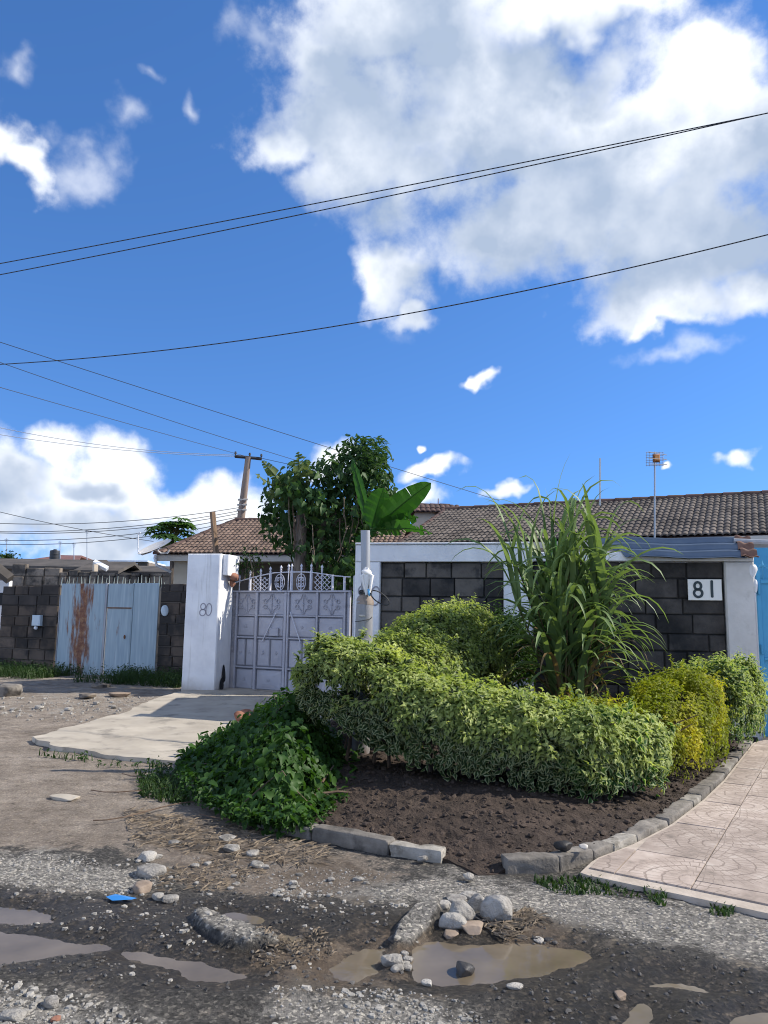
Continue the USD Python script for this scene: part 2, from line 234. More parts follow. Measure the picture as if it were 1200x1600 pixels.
rough_mat('pale_rock', (.20, .185, .165), (.38, .36, .325), 9., (.13, .12, .105), 7., (.5, .66), bump=1., bscale=38, bdist=.02, rand=.2)
rough_mat('brown_rock', (.16, .12, .09), (.28, .22, .17), 9., bump=.5, bscale=70, rand=.2)
rough_mat('red_rock', (.17, .07, .045), (.30, .15, .10), 9., bump=.5, bscale=70, rand=.2)
rough_mat('dark_rock', (.018, .016, .015), (.05, .047, .045), 9., bump=.5, bscale=70, rough=.45, rand=.3)
rough_mat('asphalt_lump', (.22, .21, .19), (.46, .44, .40), 40., (.09, .08, .07), 45., (.52, .62), bump=.9, bscale=120)
rough_mat('pebble', (.15, .14, .125), (.36, .34, .31), 14., bump=.3)
rough_mat('dark_pebble', (.03, .028, .027), (.12, .115, .11), 14., bump=.3)
rough_mat('straw', (.085, .065, .045), (.25, .20, .145), 20., bump=.1)
rough_mat('roof_tile', (.072, .060, .052), (.145, .123, .106), 4., (.06, .05, .045), 1.2, (.48, .68), bump=.4, bscale=60, rand=.22)
rough_mat('roof_tile_brown', (.12, .082, .063), (.20, .14, .108), 4., (.07, .052, .045), 1.2, (.5, .7), bump=.4, bscale=60, rand=.22)
rough_mat('ridge_tile', (.06, .036, .03), (.12, .074, .062), 4., (.05, .04, .035), 1.5, (.5, .7), bump=.4, rand=.25)
rough_mat('cream_wall', (.42, .36, .28), (.52, .45, .36), 1.5, (.22, .18, .14), 1.2, (.55, .75), bump=.2)
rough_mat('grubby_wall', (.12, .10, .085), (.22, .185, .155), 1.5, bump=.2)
rough_mat('house_wall', (.55, .54, .53), (.64, .63, .62), 1.5, bump=.2)
rough_mat('gate_grey', (.34, .335, .37), (.42, .415, .45), 2., (.28, .27, .29), 3., (.55, .75), bump=.12, bscale=30, rough=.5, spec=.4)
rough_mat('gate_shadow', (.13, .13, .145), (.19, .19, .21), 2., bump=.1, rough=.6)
rough_mat('gate_silver', (.48, .48, .54), (.60, .60, .64), 3., bump=.1, rough=.45)
rough_mat('gate_sky_blue', (.055, .27, .46), (.075, .33, .53), 2., (.05, .22, .36), 2.5, (.6, .8), bump=.1, bscale=20, rough=.5, spec=.4)
rough_mat('galvanised', (.24, .25, .27), (.36, .37, .39), 5., (.17, .15, .14), 2., (.6, .75), bump=.1, rough=.5, metal=.3, stretch=(1, 1, .3))
rough_mat('stained_steel', (.15, .15, .16), (.30, .30, .31), 6., (.13, .10, .085), 4., (.52, .7), bump=.2, rough=.6, stretch=(1, 1, .4))
rough_mat('rusty_galv', (.20, .16, .13), (.34, .28, .23), 6., (.14, .085, .055), 5., (.5, .7), bump=.3, rough=.7)
rough_mat('rust_metal', (.11, .045, .02), (.24, .12, .06), 5., (.06, .03, .02), 3., (.5, .7), bump=.4, rough=.85)
rough_mat('awning_blue', (.05, .08, .125), (.085, .12, .17), 2., (.12, .16, .21), 2.2, (.55, .75), bump=.08, rough=.4, spec=.5)
rough_mat('rusty_awning', (.13, .065, .045), (.21, .125, .095), 6., (.08, .05, .04), 3., (.5, .7), bump=.2, rough=.75)
rough_mat('wood_post', (.13, .085, .055), (.25, .17, .115), 6., bump=.4, stretch=(6, 6, .6))
rough_mat('utility_wood', (.17, .125, .10), (.28, .215, .175), 3., bump=.3, stretch=(4, 4, .4))
rough_mat('bark', (.075, .06, .05), (.17, .14, .115), 9., bump=.7, bscale=40, stretch=(2, 2, .6))
rough_mat('twig', (.07, .045, .03), (.15, .105, .075), 12., bump=.4)
rough_mat('dish_white', (.52, .50, .46), (.62, .60, .56), 3., (.34, .29, .24), 3., (.55, .8), bump=.05, rough=.5)
rough_mat('grubby_plastic', (.52, .53, .55), (.68, .69, .72), 20., bump=.3, rough=.5)
rough_mat('far_roof', (.05, .045, .04), (.10, .088, .078), 1.5, bump=.3)
rough_mat('far_red_roof', (.12, .06, .055), (.18, .095, .085), 1.5, bump=.2)
rough_mat('terrain', (.14, .12, .09), (.20, .17, .13), .3, (.06, .08, .03), .2, (.5, .6), bump=.2)
plain('wire_black', (.02, .02, .022), .6); plain('wire_grey', (.30, .31, .33), .6); plain('black_tank', (.02, .022, .026), .5); plain('fascia', (.42, .39, .35), .7)
plain('sign_white', (.70, .69, .64), .8); plain('paint_black', (.03, .045, .05), .8); plain('paint_grey', (.26, .25, .28), .8); plain('antenna_metal', (.34, .36, .38), .4, .6); plain('amber_plastic', (.55, .22, .05), .5)
plain('dark_void', (.012, .012, .013), .9); plain('blue_plastic', (.03, .20, .52), .35); plain('meter_box', (.42, .50, .55), .5); plain('billboard_blue', (.06, .18, .42), .5); plain('billboard_white', (.62, .66, .70), .6); plain('cloth_white', (.70, .68, .66), .8); plain('twine_blue', (.10, .35, .60), .6)
plain('glass_shard', (.24, .27, .25), .15)
leaf_mat('hedge_leaf', [(0, (.035, .066, .018)), (.35, (.085, .145, .038)), (.7, (.19, .26, .08)), (1, (.42, .47, .22))], edge=(.55, .57, .32), pscale=2.4)
leaf_mat('hedge_leaf_sunlit', [(0, (.28, .34, .10)), (.3, (.52, .56, .22)), (.65, (.74, .73, .42)), (1, (.85, .82, .60))], pscale=3.)  # pale new growth with sunlight painted into the colour
leaf_mat('hedge_leaf_shaded', [(0, (.04, .085, .02)), (.5, (.085, .16, .04)), (1, (.24, .30, .11))], pscale=3.)  # hedge leaves darkened to put the wall's shade into their colour
leaf_mat('hedge_leaf_bold', [(0, (.035, .095, .02)), (.45, (.075, .18, .04)), (.8, (.16, .26, .075)), (1, (.36, .42, .2))], edge=(.50, .55, .30), pscale=3.)
leaf_mat('golden_leaf', [(0, (.20, .23, .02)), (.25, (.46, .42, .03)), (.6, (.74, .58, .04)), (1, (.85, .62, .06))], pscale=2.6)
leaf_mat('creeper_leaf', [(0, (.03, .075, .014)), (.5, (.075, .165, .028)), (.85, (.15, .28, .05)), (1, (.24, .38, .08))], pscale=1.6, trans=.35)
leaf_mat('vine_leaf', [(0, (.04, .085, .025)), (.55, (.085, .165, .05)), (.9, (.17, .26, .09)), (1, (.36, .42, .21))], pscale=1.2, trans=.3)
leaf_mat('papaya_leaf', [(0, (.05, .11, .03)), (.6, (.10, .20, .05)), (1, (.18, .29, .09))], pscale=1.)
leaf_mat('cane_blade', rough=.5, spec=.35, ramp=[(0, (.15, .22, .08)), (.45, (.27, .36, .16)), (.8, (.40, .47, .25)), (1, (.54, .57, .36))], pscale=1.5, trans=.35)
leaf_mat('cane_dry', [(0, (.20, .13, .06)), (1, (.38, .27, .13))], pscale=1.5, trans=.2)
leaf_mat('cane_stalk', [(0, (.10, .075, .03)), (.5, (.17, .14, .055)), (1, (.12, .15, .04))], pscale=4., trans=.02)
leaf_mat('banana_leaf', [(0, (.03, .10, .016)), (.6, (.055, .165, .026)), (1, (.10, .23, .045))], pscale=.8, trans=.4, rough=.35)
leaf_mat('banana_ragged', [(0, (.10, .14, .05)), (.6, (.20, .24, .10)), (1, (.36, .33, .18))], pscale=2., trans=.3)
leaf_mat('weed', [(0, (.028, .058, .014)), (.6, (.06, .11, .025)), (1, (.14, .18, .06))], pscale=1.2, trans=.3)
# ---------------------------------------------------------------- ground, road, puddles
fbm2 = lambda x, y, s, o=4, sd=0: meshkit.fbm(np.stack([np.asarray(x) * s, np.asarray(y) * s, np.full(np.shape(x), 3.7)], -1), o, sd)
def sstep(a, b, x): t = np.clip((x - a) / (b - a), 0, 1); return t * t * (3 - 2 * t)
def sdist(poly, x, y):
    p = shapely.points(x.ravel(), y.ravel()); d = shapely.distance(poly.exterior, p); return np.where(shapely.contains(poly, p), d, -d).reshape(x.shape)   # inside positive
PUDDLES = [[(630, 1470), (660, 1456), (720, 1462), (780, 1466), (860, 1472), (905, 1476), (928, 1490), (905, 1508), (860, 1520), (800, 1530), (760, 1540), (690, 1543), (640, 1532), (625, 1500)],
    [(-60, 1446), (60, 1450), (130, 1460), (188, 1468), (192, 1480), (100, 1494), (-60, 1500)],
    [(175, 1474), (230, 1476), (285, 1484), (340, 1496), (415, 1508), (412, 1530), (350, 1536), (285, 1530), (262, 1512), (180, 1499)],
    [(338, 1424), (352, 1416), (400, 1420), (430, 1428), (420, 1440), (380, 1444), (350, 1440)],
    [(410, 1455), (440, 1449), (480, 1452), (497, 1462), (480, 1473), (440, 1472)],
    [(505, 1505), (530, 1484), (570, 1473), (604, 1476), (612, 1490), (590, 1512), (560, 1530), (510, 1526)],
    [(980, 1530), (1020, 1518), (1060, 1514), (1110, 1530), (1135, 1545), (1120, 1556), (1060, 1548), (1000, 1542)],
    [(960, 1590), (985, 1555), (1010, 1552), (1030, 1570), (1034, 1620), (965, 1625)],
    [(1112, 1580), (1150, 1566), (1230, 1572), (1240, 1625), (1130, 1622)],
    [(-60, 1404), (20, 1410), (80, 1424), (88, 1436), (30, 1436), (-60, 1428)]]
PP = [gpoly(p).buffer(.02) for i, p in enumerate(PUDDLES)]
ZP = dict(
    pale=[gpoly(p) for p in ([(-80, 1345), (60, 1332), (190, 1356), (260, 1352), (240, 1390), (80, 1396), (-80, 1385)], [(540, 1392), (700, 1366), (900, 1380), (1000, 1400), (1320, 1455), (1320, 1535), (1080, 1492), (950, 1468), (860, 1440), (700, 1408), (560, 1410)],
        [(-80, 1535), (80, 1548), (200, 1585), (260, 1640), (-80, 1660)], [(420, 1552), (560, 1548), (700, 1556), (780, 1610), (760, 1650), (440, 1650)])],
    dirt=[gpoly(p) for p in ([(-500, 1085), (280, 1085), (300, 1240), (480, 1320), (620, 1345), (640, 1365), (560, 1395), (430, 1402), (260, 1380), (190, 1325), (-500, 1330)], [(800, 1450), (900, 1445), (860, 1475)], [(560, 1480), (640, 1470), (600, 1540), (470, 1545), (400, 1500)])],
    wet=[gpoly(p) for p in ([(-80, 1392), (120, 1400), (260, 1388), (450, 1402), (600, 1420), (640, 1480), (620, 1545), (450, 1542), (330, 1565), (200, 1560), (60, 1530), (-80, 1525)], [(680, 1450), (850, 1438), (1000, 1480), (1300, 1545), (1300, 1660), (790, 1660), (740, 1550)])])
LUMPS = [gpoly([(297, 1437), (318, 1428), (345, 1434), (372, 1452), (405, 1458), (440, 1472), (432, 1484), (385, 1490), (345, 1480), (310, 1458)]), gpoly([(612, 1474), (622, 1452), (648, 1428), (668, 1416), (690, 1420), (688, 1440), (660, 1462), (640, 1476)])]
LITTER = gpoly([(190, 1262), (330, 1285), (500, 1325), (660, 1362), (560, 1398), (300, 1402), (225, 1375), (200, 1330)])
WALL_A, WALL_B = np.array([-.42, 11.7]), np.array([5.07, 10.5])
def ground(x, y, want=False):
    x, y = np.asarray(x, float), np.asarray(y, float); sh = x.shape; x, y = x.ravel(), y.ravel()
    near = y < 12
    wob = (fbm2(x, y, 3., 4, 5) - .5) * .30
    h = (fbm2(x, y, 1.1, 4, 1) - .5) * .055 + (fbm2(x, y, 9., 3, 2) - .5) * .022 + (fbm2(x, y, 34., 2, 3) - .5) * .010
    dp = np.full(x.shape, -9.); z = {k: np.zeros(x.shape) for k in ZP}
    xn, yn, wn = x[near], y[near], wob[near]
    d = np.max([sdist(p, xn, yn) for p in PP], 0); dp[near] = d
    for k in ZP: z[k][near] = np.max([np.clip(.5 + (sdist(p, xn, yn) + wn * 1.3) / .34, 0, 1) for p in ZP[k]], 0)
    far = ~near; z['dirt'][far] = 1; z['pale'][far] = .3
    dl = np.full(x.shape, -9.); dl[near] = np.max([sdist(p, xn, yn) for p in LUMPS], 0) + wn * .12
    pond = sstep(-.20, .20, dp + wob * .6)
    h = h * (1 - .35 * pond) - .040 * pond + .02 * sstep(-.45, -.08, dp) * (1 - pond)
    h = h + .045 * sstep(-.015, .025, dl)
    z['wet'][near] = np.maximum(z['wet'][near], .62 * np.clip(.5 + (sdist(LITTER, xn, yn) + wn * 1.5) / .4, 0, 1)); z['wet'] = np.maximum(z['wet'], sstep(-.32, -.02, dp + wob * .8)) * (1 - sstep(-.01, .02, dl)); z['pale'] = np.maximum(z['pale'], sstep(-.01, .03, dl)); z['dirt'] *= 1 - sstep(-.01, .03, dl)
    h = h + .10 * sstep(11, 16, y) * sstep(3, -1, x)
    if want: return h.reshape(sh), np.stack([z['pale'], z['dirt'], z['wet']], -1)
    return h.reshape(sh)
def grid_tris(nr, nc): i, j = np.meshgrid(np.arange(nr - 1), np.arange(nc - 1), indexing='ij'); a = i * nc + j; return np.stack([a, a + 1, a + nc + 1, a + nc], -1).reshape(-1, 4)
def two(q): return np.vstack([q[:, [0, 1, 2]], q[:, [0, 2, 3]]])
_rows = np.concatenate([[1.2, 1.8], 2.4 * (30 / 2.4) ** (np.linspace(0, 1, 560))]); _k = np.linspace(-.66, .60, 620)
gy, gk = np.meshgrid(_rows, _k, indexing='ij'); gx = gk * (gy + .9)
gh, gz = ground(gx, gy, True)
mat('ground', {'g': ('geometry', {}), 'z': ('attribute', {'attribute': 'zones'}), 's': ('separate_color', {}),
    'n1': ('noise_texture', {'scale': 7., 'detail': 9., 'roughness': .68}), 'n0': ('noise_texture', {'scale': 1.7, 'detail': 5., 'roughness': .6}), 'na': ('math', {'math_type': 'multiply_add', 'value2': .5, 'value3': -.25}), 'nd': ('math', {'math_type': 'add'}), 'n2': ('noise_texture', {'scale': 52., 'detail': 7., 'roughness': .75}), 'v': ('voronoi_texture', {'scale': 75.}), 'v2': ('noise_texture', {'scale': 150., 'detail': 4., 'roughness': .7}),
    'as': ('rgb_ramp', {'ramp': [(.3, (.040, .038, .035)), (.55, (.08, .075, .068)), (.75, (.15, .14, .125))]}), 'pa': ('rgb_ramp', {'ramp': [(.30, (.12, .113, .102)), (.48, (.22, .208, .187)), (.7, (.34, .32, .288))]}), 'di': ('rgb_ramp', {'ramp': [(.3, (.12, .097, .076)), (.52, (.25, .21, .17)), (.72, (.40, .35, .295))]}),
    'nm': ('math', {'math_type': 'multiply_add', 'value2': .55, 'value3': -.10}), 'nn': ('math', {'math_type': 'multiply_add', 'value2': .65}),
    'pt': ('math', {'math_type': 'multiply_add', 'value2': 3.0, 'value3': -1.5}), 'pf': ('math', {'math_type': 'add'}), 'ps': ('map_range', {'range_type': 'smoothstep', 'from_min': .22, 'from_max': .85, 'to_min': 0., 'to_max': 1., 'clamp': True}),
    'df': ('math', {'math_type': 'add'}), 'ds': ('map_range', {'range_type': 'smoothstep', 'from_min': .2, 'from_max': .8, 'to_min': 0., 'to_max': 1., 'clamp': True}),
    'wf': ('math', {'math_type': 'add'}), 'ws': ('map_range', {'range_type': 'smoothstep', 'from_min': .2, 'from_max': .9, 'to_min': 0., 'to_max': 1., 'clamp': True}),
    'm1': ('mix', {}), 'm2': ('mix', {}), 'wc': ('mix', {'mix_type': 'multiply', 'color2': (.50, .445, .38)}),
    'vr': ('rgb_ramp', {'ramp': [(0, (.5, .5, .5)), (.35, (.85, .85, .85)), (.75, (1.15, 1.14, 1.12)), (.86, (1.7, 1.66, 1.6)), (.95, (2.4, 2.35, 2.2))], 'interpolate': True}), 'vs': ('separate_color', {}), 'vm': ('mix', {'mix_type': 'multiply'}), 'dk': ('math', {'math_type': 'multiply', 'value2': .75}), 'dk2': ('math', {'math_type': 'subtract', 'value1': 1.}),
    'rr': ('map_range', {'from_min': 0., 'from_max': 1., 'to_min': .95, 'to_max': .38}), 'bh': ('math', {'math_type': 'add'}), 'bv': ('math', {'math_type': 'multiply', 'value2': .8}), 'bu': ('bump', {'strength': 1., 'distance': .02}), 'p': ('principled_bsdf', {'specular_ior_level': .3})},
    [('z.color', 's.color'), ('g.position', 'n1.vector'), ('g.position', 'n2.vector'), ('g.position', 'v.vector'), ('g.position', 'v2.vector'), ('n1.fac', 'nm.value1'), ('n2.fac', 'nn.value1'), ('nm.value', 'nn.value3'),
     ('nn.value', 'as.fac'), ('nn.value', 'pa.fac'), ('g.position', 'n0.vector'), ('n0.fac', 'na.value1'), ('na.value', 'nd.value1'), ('nn.value', 'nd.value2'), ('nd.value', 'di.fac'), ('n1.fac', 'pt.value1'), ('s.r', 'pf.value1'), ('pt.value', 'pf.value2'), ('pf.value', 'ps.value'), ('s.g', 'df.value1'), ('pt.value', 'df.value2'), ('df.value', 'ds.value'), ('s.b', 'wf.value1'), ('pt.value', 'wf.value2'), ('wf.value', 'ws.value'),
     ('as.color', 'm1.color1'), ('di.color', 'm1.color2'), ('ds.result', 'm1.fac'), ('m1.color', 'm2.color1'), ('pa.color', 'm2.color2'), ('ps.result', 'm2.fac'),
     ('v.color', 'vs.color'), ('vs.r', 'vr.fac'), ('ds.result', 'dk.value1'), ('dk.value', 'dk2.value2'), ('dk2.value', 'vm.fac'), ('m2.color', 'vm.color1'), ('vr.color', 'vm.color2'), ('vm.color', 'wc.color1'), ('ws.result', 'wc.fac'), ('wc.color', 'p.base_color'), ('ws.result', 'rr.value'), ('rr.result', 'p.roughness'),
     ('v2.fac', 'bv.value1'), ('bv.value', 'bh.value1'), ('n2.fac', 'bh.value2'), ('bh.value', 'bu.height'), ('bu.normal', 'p.normal')])
part('/World', 'road', (np.stack([gx, gy, gh], -1).reshape(-1, 3), two(grid_tris(*gx.shape))), 'ground', smooth=True, zones=gz, kind='structure')
_t = np.array([[-500, -60], [500, -60], [500, 900], [-500, 900]]); part('/World', 'ground', (np.column_stack([_t, np.full(4, -.22)]), np.array([[0, 1, 2], [0, 2, 3]])), 'terrain', kind='structure')
mat('muddy_water', {'g': ('geometry', {}), 'n': ('noise_texture', {'scale': 3.5, 'detail': 4.}), 'r': ('rgb_ramp', {'ramp': [(.3, (.10, .080, .055)), (.7, (.16, .13, .094))]}), 'b': ('noise_texture', {'scale': 14., 'detail': 2.}), 'bu': ('bump', {'strength': .06, 'distance': .01}), 'p': ('principled_bsdf', {'roughness': .06, 'ior': 1.33})},
    [('g.position', 'n.vector'), ('g.position', 'b.vector'), ('n.fac', 'r.fac'), ('r.color', 'p.base_color'), ('b.fac', 'bu.height'), ('bu.normal', 'p.normal')])
def flat_poly(poly, z, mb=None):
    mb = mb or MB()
    v, f = trimesh.creation.triangulate_polygon(poly, engine='earcut'); return mb.add(np.column_stack([v, np.full(len(v), z)]), f)
_pu = shapely.union_all([p.buffer(.14) for p in PP])
for p in getattr(_pu, 'geoms', [_pu]): part('/World', 'puddle', flat_poly(Polygon(p.exterior).simplify(.005), -.0215), 'muddy_water', kind='structure')
# ---------------------------------------------------------------- concrete driveway to the grey gate
DRV = gpoly([(52, 1158), (90, 1172), (150, 1184), (205, 1189), (272, 1198), (330, 1172), (430, 1165), (520, 1130), (520, 1080), (352, 1074), (300, 1080), (283, 1092), (240, 1103), (205, 1117), (160, 1130), (100, 1145)])
def sheet(poly, step, zf, mb=None, skirt=.0, wob=.0):
    """A relief sheet over a polygon: a triangulated grid cut along the outline."""
    x0, y0, x1, y1 = poly.bounds; xs, ys = np.meshgrid(np.arange(x0, x1 + step, step), np.arange(y0, y1 + step, step))
    rim = np.array([poly.exterior.interpolate(d).coords[0] for d in np.arange(0, poly.exterior.length, step)])
    ins = shapely.contains_xy(poly.buffer(-step * .45), xs.ravel(), ys.ravel()); pts = np.vstack([rim, np.column_stack([xs.ravel(), ys.ravel()])[ins]])
    from scipy.spatial import Delaunay
    tri = Delaunay(pts).simplices; c = pts[tri].mean(1); tri = tri[shapely.contains_xy(poly, c[:, 0], c[:, 1])]
    a, b, c = (pts[tri[:, k]] for k in range(3)); cr = (b[:, 0] - a[:, 0]) * (c[:, 1] - a[:, 1]) - (b[:, 1] - a[:, 1]) * (c[:, 0] - a[:, 0]); tri = np.where(cr[:, None] < 0, tri[:, ::-1], tri)
    v = np.column_stack([pts, zf(pts[:, 0], pts[:, 1])])
    if skirt:
        n = len(rim); low = v[:n] - [0, 0, skirt]; k = np.arange(n); o = len(v); v = np.vstack([v, low]); tri = np.vstack([tri, np.stack([k, o + k, o + (k + 1) % n], 1), np.stack([k, o + (k + 1) % n, (k + 1) % n], 1)])
    return v, tri
def drv_h(x, y): return .045 + .10 * sstep(10, 15, y) + (fbm2(x, y, 1.3, 4, 8) - .5) * .05 + (fbm2(x, y, 12, 3, 9) - .5) * .008
_c = np.array(DRV.exterior.segmentize(.12).coords)[:-1]; _c = _c + (np.stack([fbm2(_c[:, 0], _c[:, 1], 3., 3, 11), fbm2(_c[:, 0], _c[:, 1], 3., 3, 12)], 1) - .5) * .35
part('/World', 'driveway', sheet(Polygon(_c).buffer(0), .07, drv_h, skirt=.12), 'concrete', smooth=50, kind='structure')
# ---------------------------------------------------------------- garden bed: soil and kerb stones
KL = [np.array(G(*p)[:2]) for p in ((268, 1205), (285, 1238), (320, 1262), (390, 1288), (485, 1312), (610, 1336), (692, 1347))]
KR = [np.array(G(*p)[:2]) for p in ((790, 1364), (862, 1363), (925, 1349), (985, 1326), (1045, 1295), (1095, 1257), (1128, 1226), (1155, 1192), (1176, 1166))]
_gap = [KL[-1] + [.10, -.10], (KL[-1] + KR[0]) / 2 + [0, -.16], KR[0] + [-.08, -.06]]
BED = Polygon([*KL, *_gap, *KR, WALL_B + [.05, .1], WALL_A + [-.05, .1], np.array([-1.25, 11.4]), np.array([-1.75, 10.3]), np.array([-2.0, 9.3])])
_gl = LineString([KL[-1], _gap[1], KR[0]])
def soil_h(x, y):
    p = shapely.points(x, y); d = shapely.distance(BED.exterior, p); g = shapely.distance(_gl, p)
    h = .035 + .13 * sstep(.05, 1.3, d); h = h * sstep(-.02, .5, g) + .01
    return h + (fbm2(x, y, 3.5, 3, 21) - .5) * .07 + (fbm2(x, y, 15., 3, 22) - .5) * .06 * sstep(0, .15, d + .05)
part('/World', 'garden_soil', sheet(BED.buffer(-.03), .033, soil_h, skirt=.14), 'soil', smooth=False, kind='structure')
def dressed(a, b, w, h, z0, seed, rough=.012, back=None):
    """A worn block from ground point a to b, w deep to its left, h high."""
    a, b = np.asarray(a, float), np.asarray(b, float); L = np.linalg.norm(b - a); d = (b - a) / L; n = np.array([-d[1], d[0]])
    m = trimesh.creation.box([1, 1, 1])
    for _ in range(3): m = m.subdivide()
    q = np.array(m.vertices) * 2; k = np.abs(q).max(1, keepdims=True); r = (np.abs(q) ** 16).sum(1, keepdims=True) ** (1 / 16); q = q * (1 / np.maximum(r, 1e-6)) / 1.0
    q = q * [L / 2 - .004, w / 2, h / 2]; nz = meshkit.fbm(q * 9 + seed * 3.1, 4, seed) - .5; q = q * (1 + (rough * 2 * nz / np.maximum(np.abs(q).max(1), .05))[:, None])
    c = (a + b) / 2 + n * w / 2; return np.column_stack([c + q[:, :1] * d + q[:, 1:2] * n, z0 + h / 2 + q[:, 2]]), np.array(m.faces)
kerb = thing('kerb', None, None, (0, 0, 0), kind='structure')
def run(pts, lens, mats, h0, h1, w, rough, seed):
    line = LineString(pts); at_ = 0
    for i, l in enumerate(lens):
        if at_ >= line.length - .05: break
        e = min(at_ + l, line.length); a, b = np.array(line.interpolate(at_ + .002).coords[0]), np.array(line.interpolate(e - .002).coords[0]); at_ = e
        part(kerb, 'kerb_stone', dressed(a, b, w, h0 + (h1 - h0) * i / max(1, len(lens) - 1) + RNG.uniform(-.012, .012), -.05, seed + i, rough), mats[i % len(mats)], smooth=40)
run(KL[:5], [.62, .55, .6, .5, .6, .6], ['kerb_concrete'], .125, .13, .13, .025, 10)
run(KL[4:], [.62, .40], ['kerb_concrete', 'kerb_whitewash'], .128, .128, .12, .022, 30)
run(KR, [.36, .31, .25, .34, .22, .38, .30, .42, .28, .40, .34, .44, .30, .42, .4, .4, .4, .4, .4, .4, .4], ['kerb_concrete', 'kerb_concrete', 'kerb_concrete', 'kerb_whitewash', 'kerb_concrete'], .125, .115, .12, .028, 50)
# clods on the soil
def scatter(n, inside, zf, smin, smax, seed, squash=.7, flat=True):
    rg = np.random.default_rng(seed); x0, y0, x1, y1 = inside.bounds; P_ = []
    while len(P_) < n:
        q = rg.uniform((x0, y0), (x1, y1), (n * 3, 2)); P_ += list(q[shapely.contains_xy(inside, q[:, 0], q[:, 1])])
    P_ = np.array(P_[:n]); z = zf(P_[:, 0], P_[:, 1]); s = smin + (smax - smin) * rg.random(n) ** 3
    base = trimesh.creation.icosphere(0); bv, bf = np.array(base.vertices), np.array(base.faces)
    v = bv[None] * (1 + .35 * (rg.random((n, len(bv), 1)) - .5) * 2) * s[:, None, None] * (rg.uniform(.65, 1.25, (n, 1, 3)) * [1, 1, squash])
    a = rg.uniform(0, 6.28, n); c_, s_ = np.cos(a)[:, None], np.sin(a)[:, None]; v = np.stack([v[..., 0] * c_ - v[..., 1] * s_, v[..., 0] * s_ + v[..., 1] * c_, v[..., 2]], -1)
    v += np.column_stack([P_, z + s * .2])[:, None]
    return v.reshape(-1, 3), (bf[None] + (np.arange(n) * len(bv))[:, None, None]).reshape(-1, 3)
_front = BED.buffer(-.06)
tagp(part('/World', 'soil_clods', scatter(8500, _front, soil_h, .006, .030, 61), 'soil_clod'), 'dark brown crumbly clods covering the garden soil', 'soil', kind='stuff')
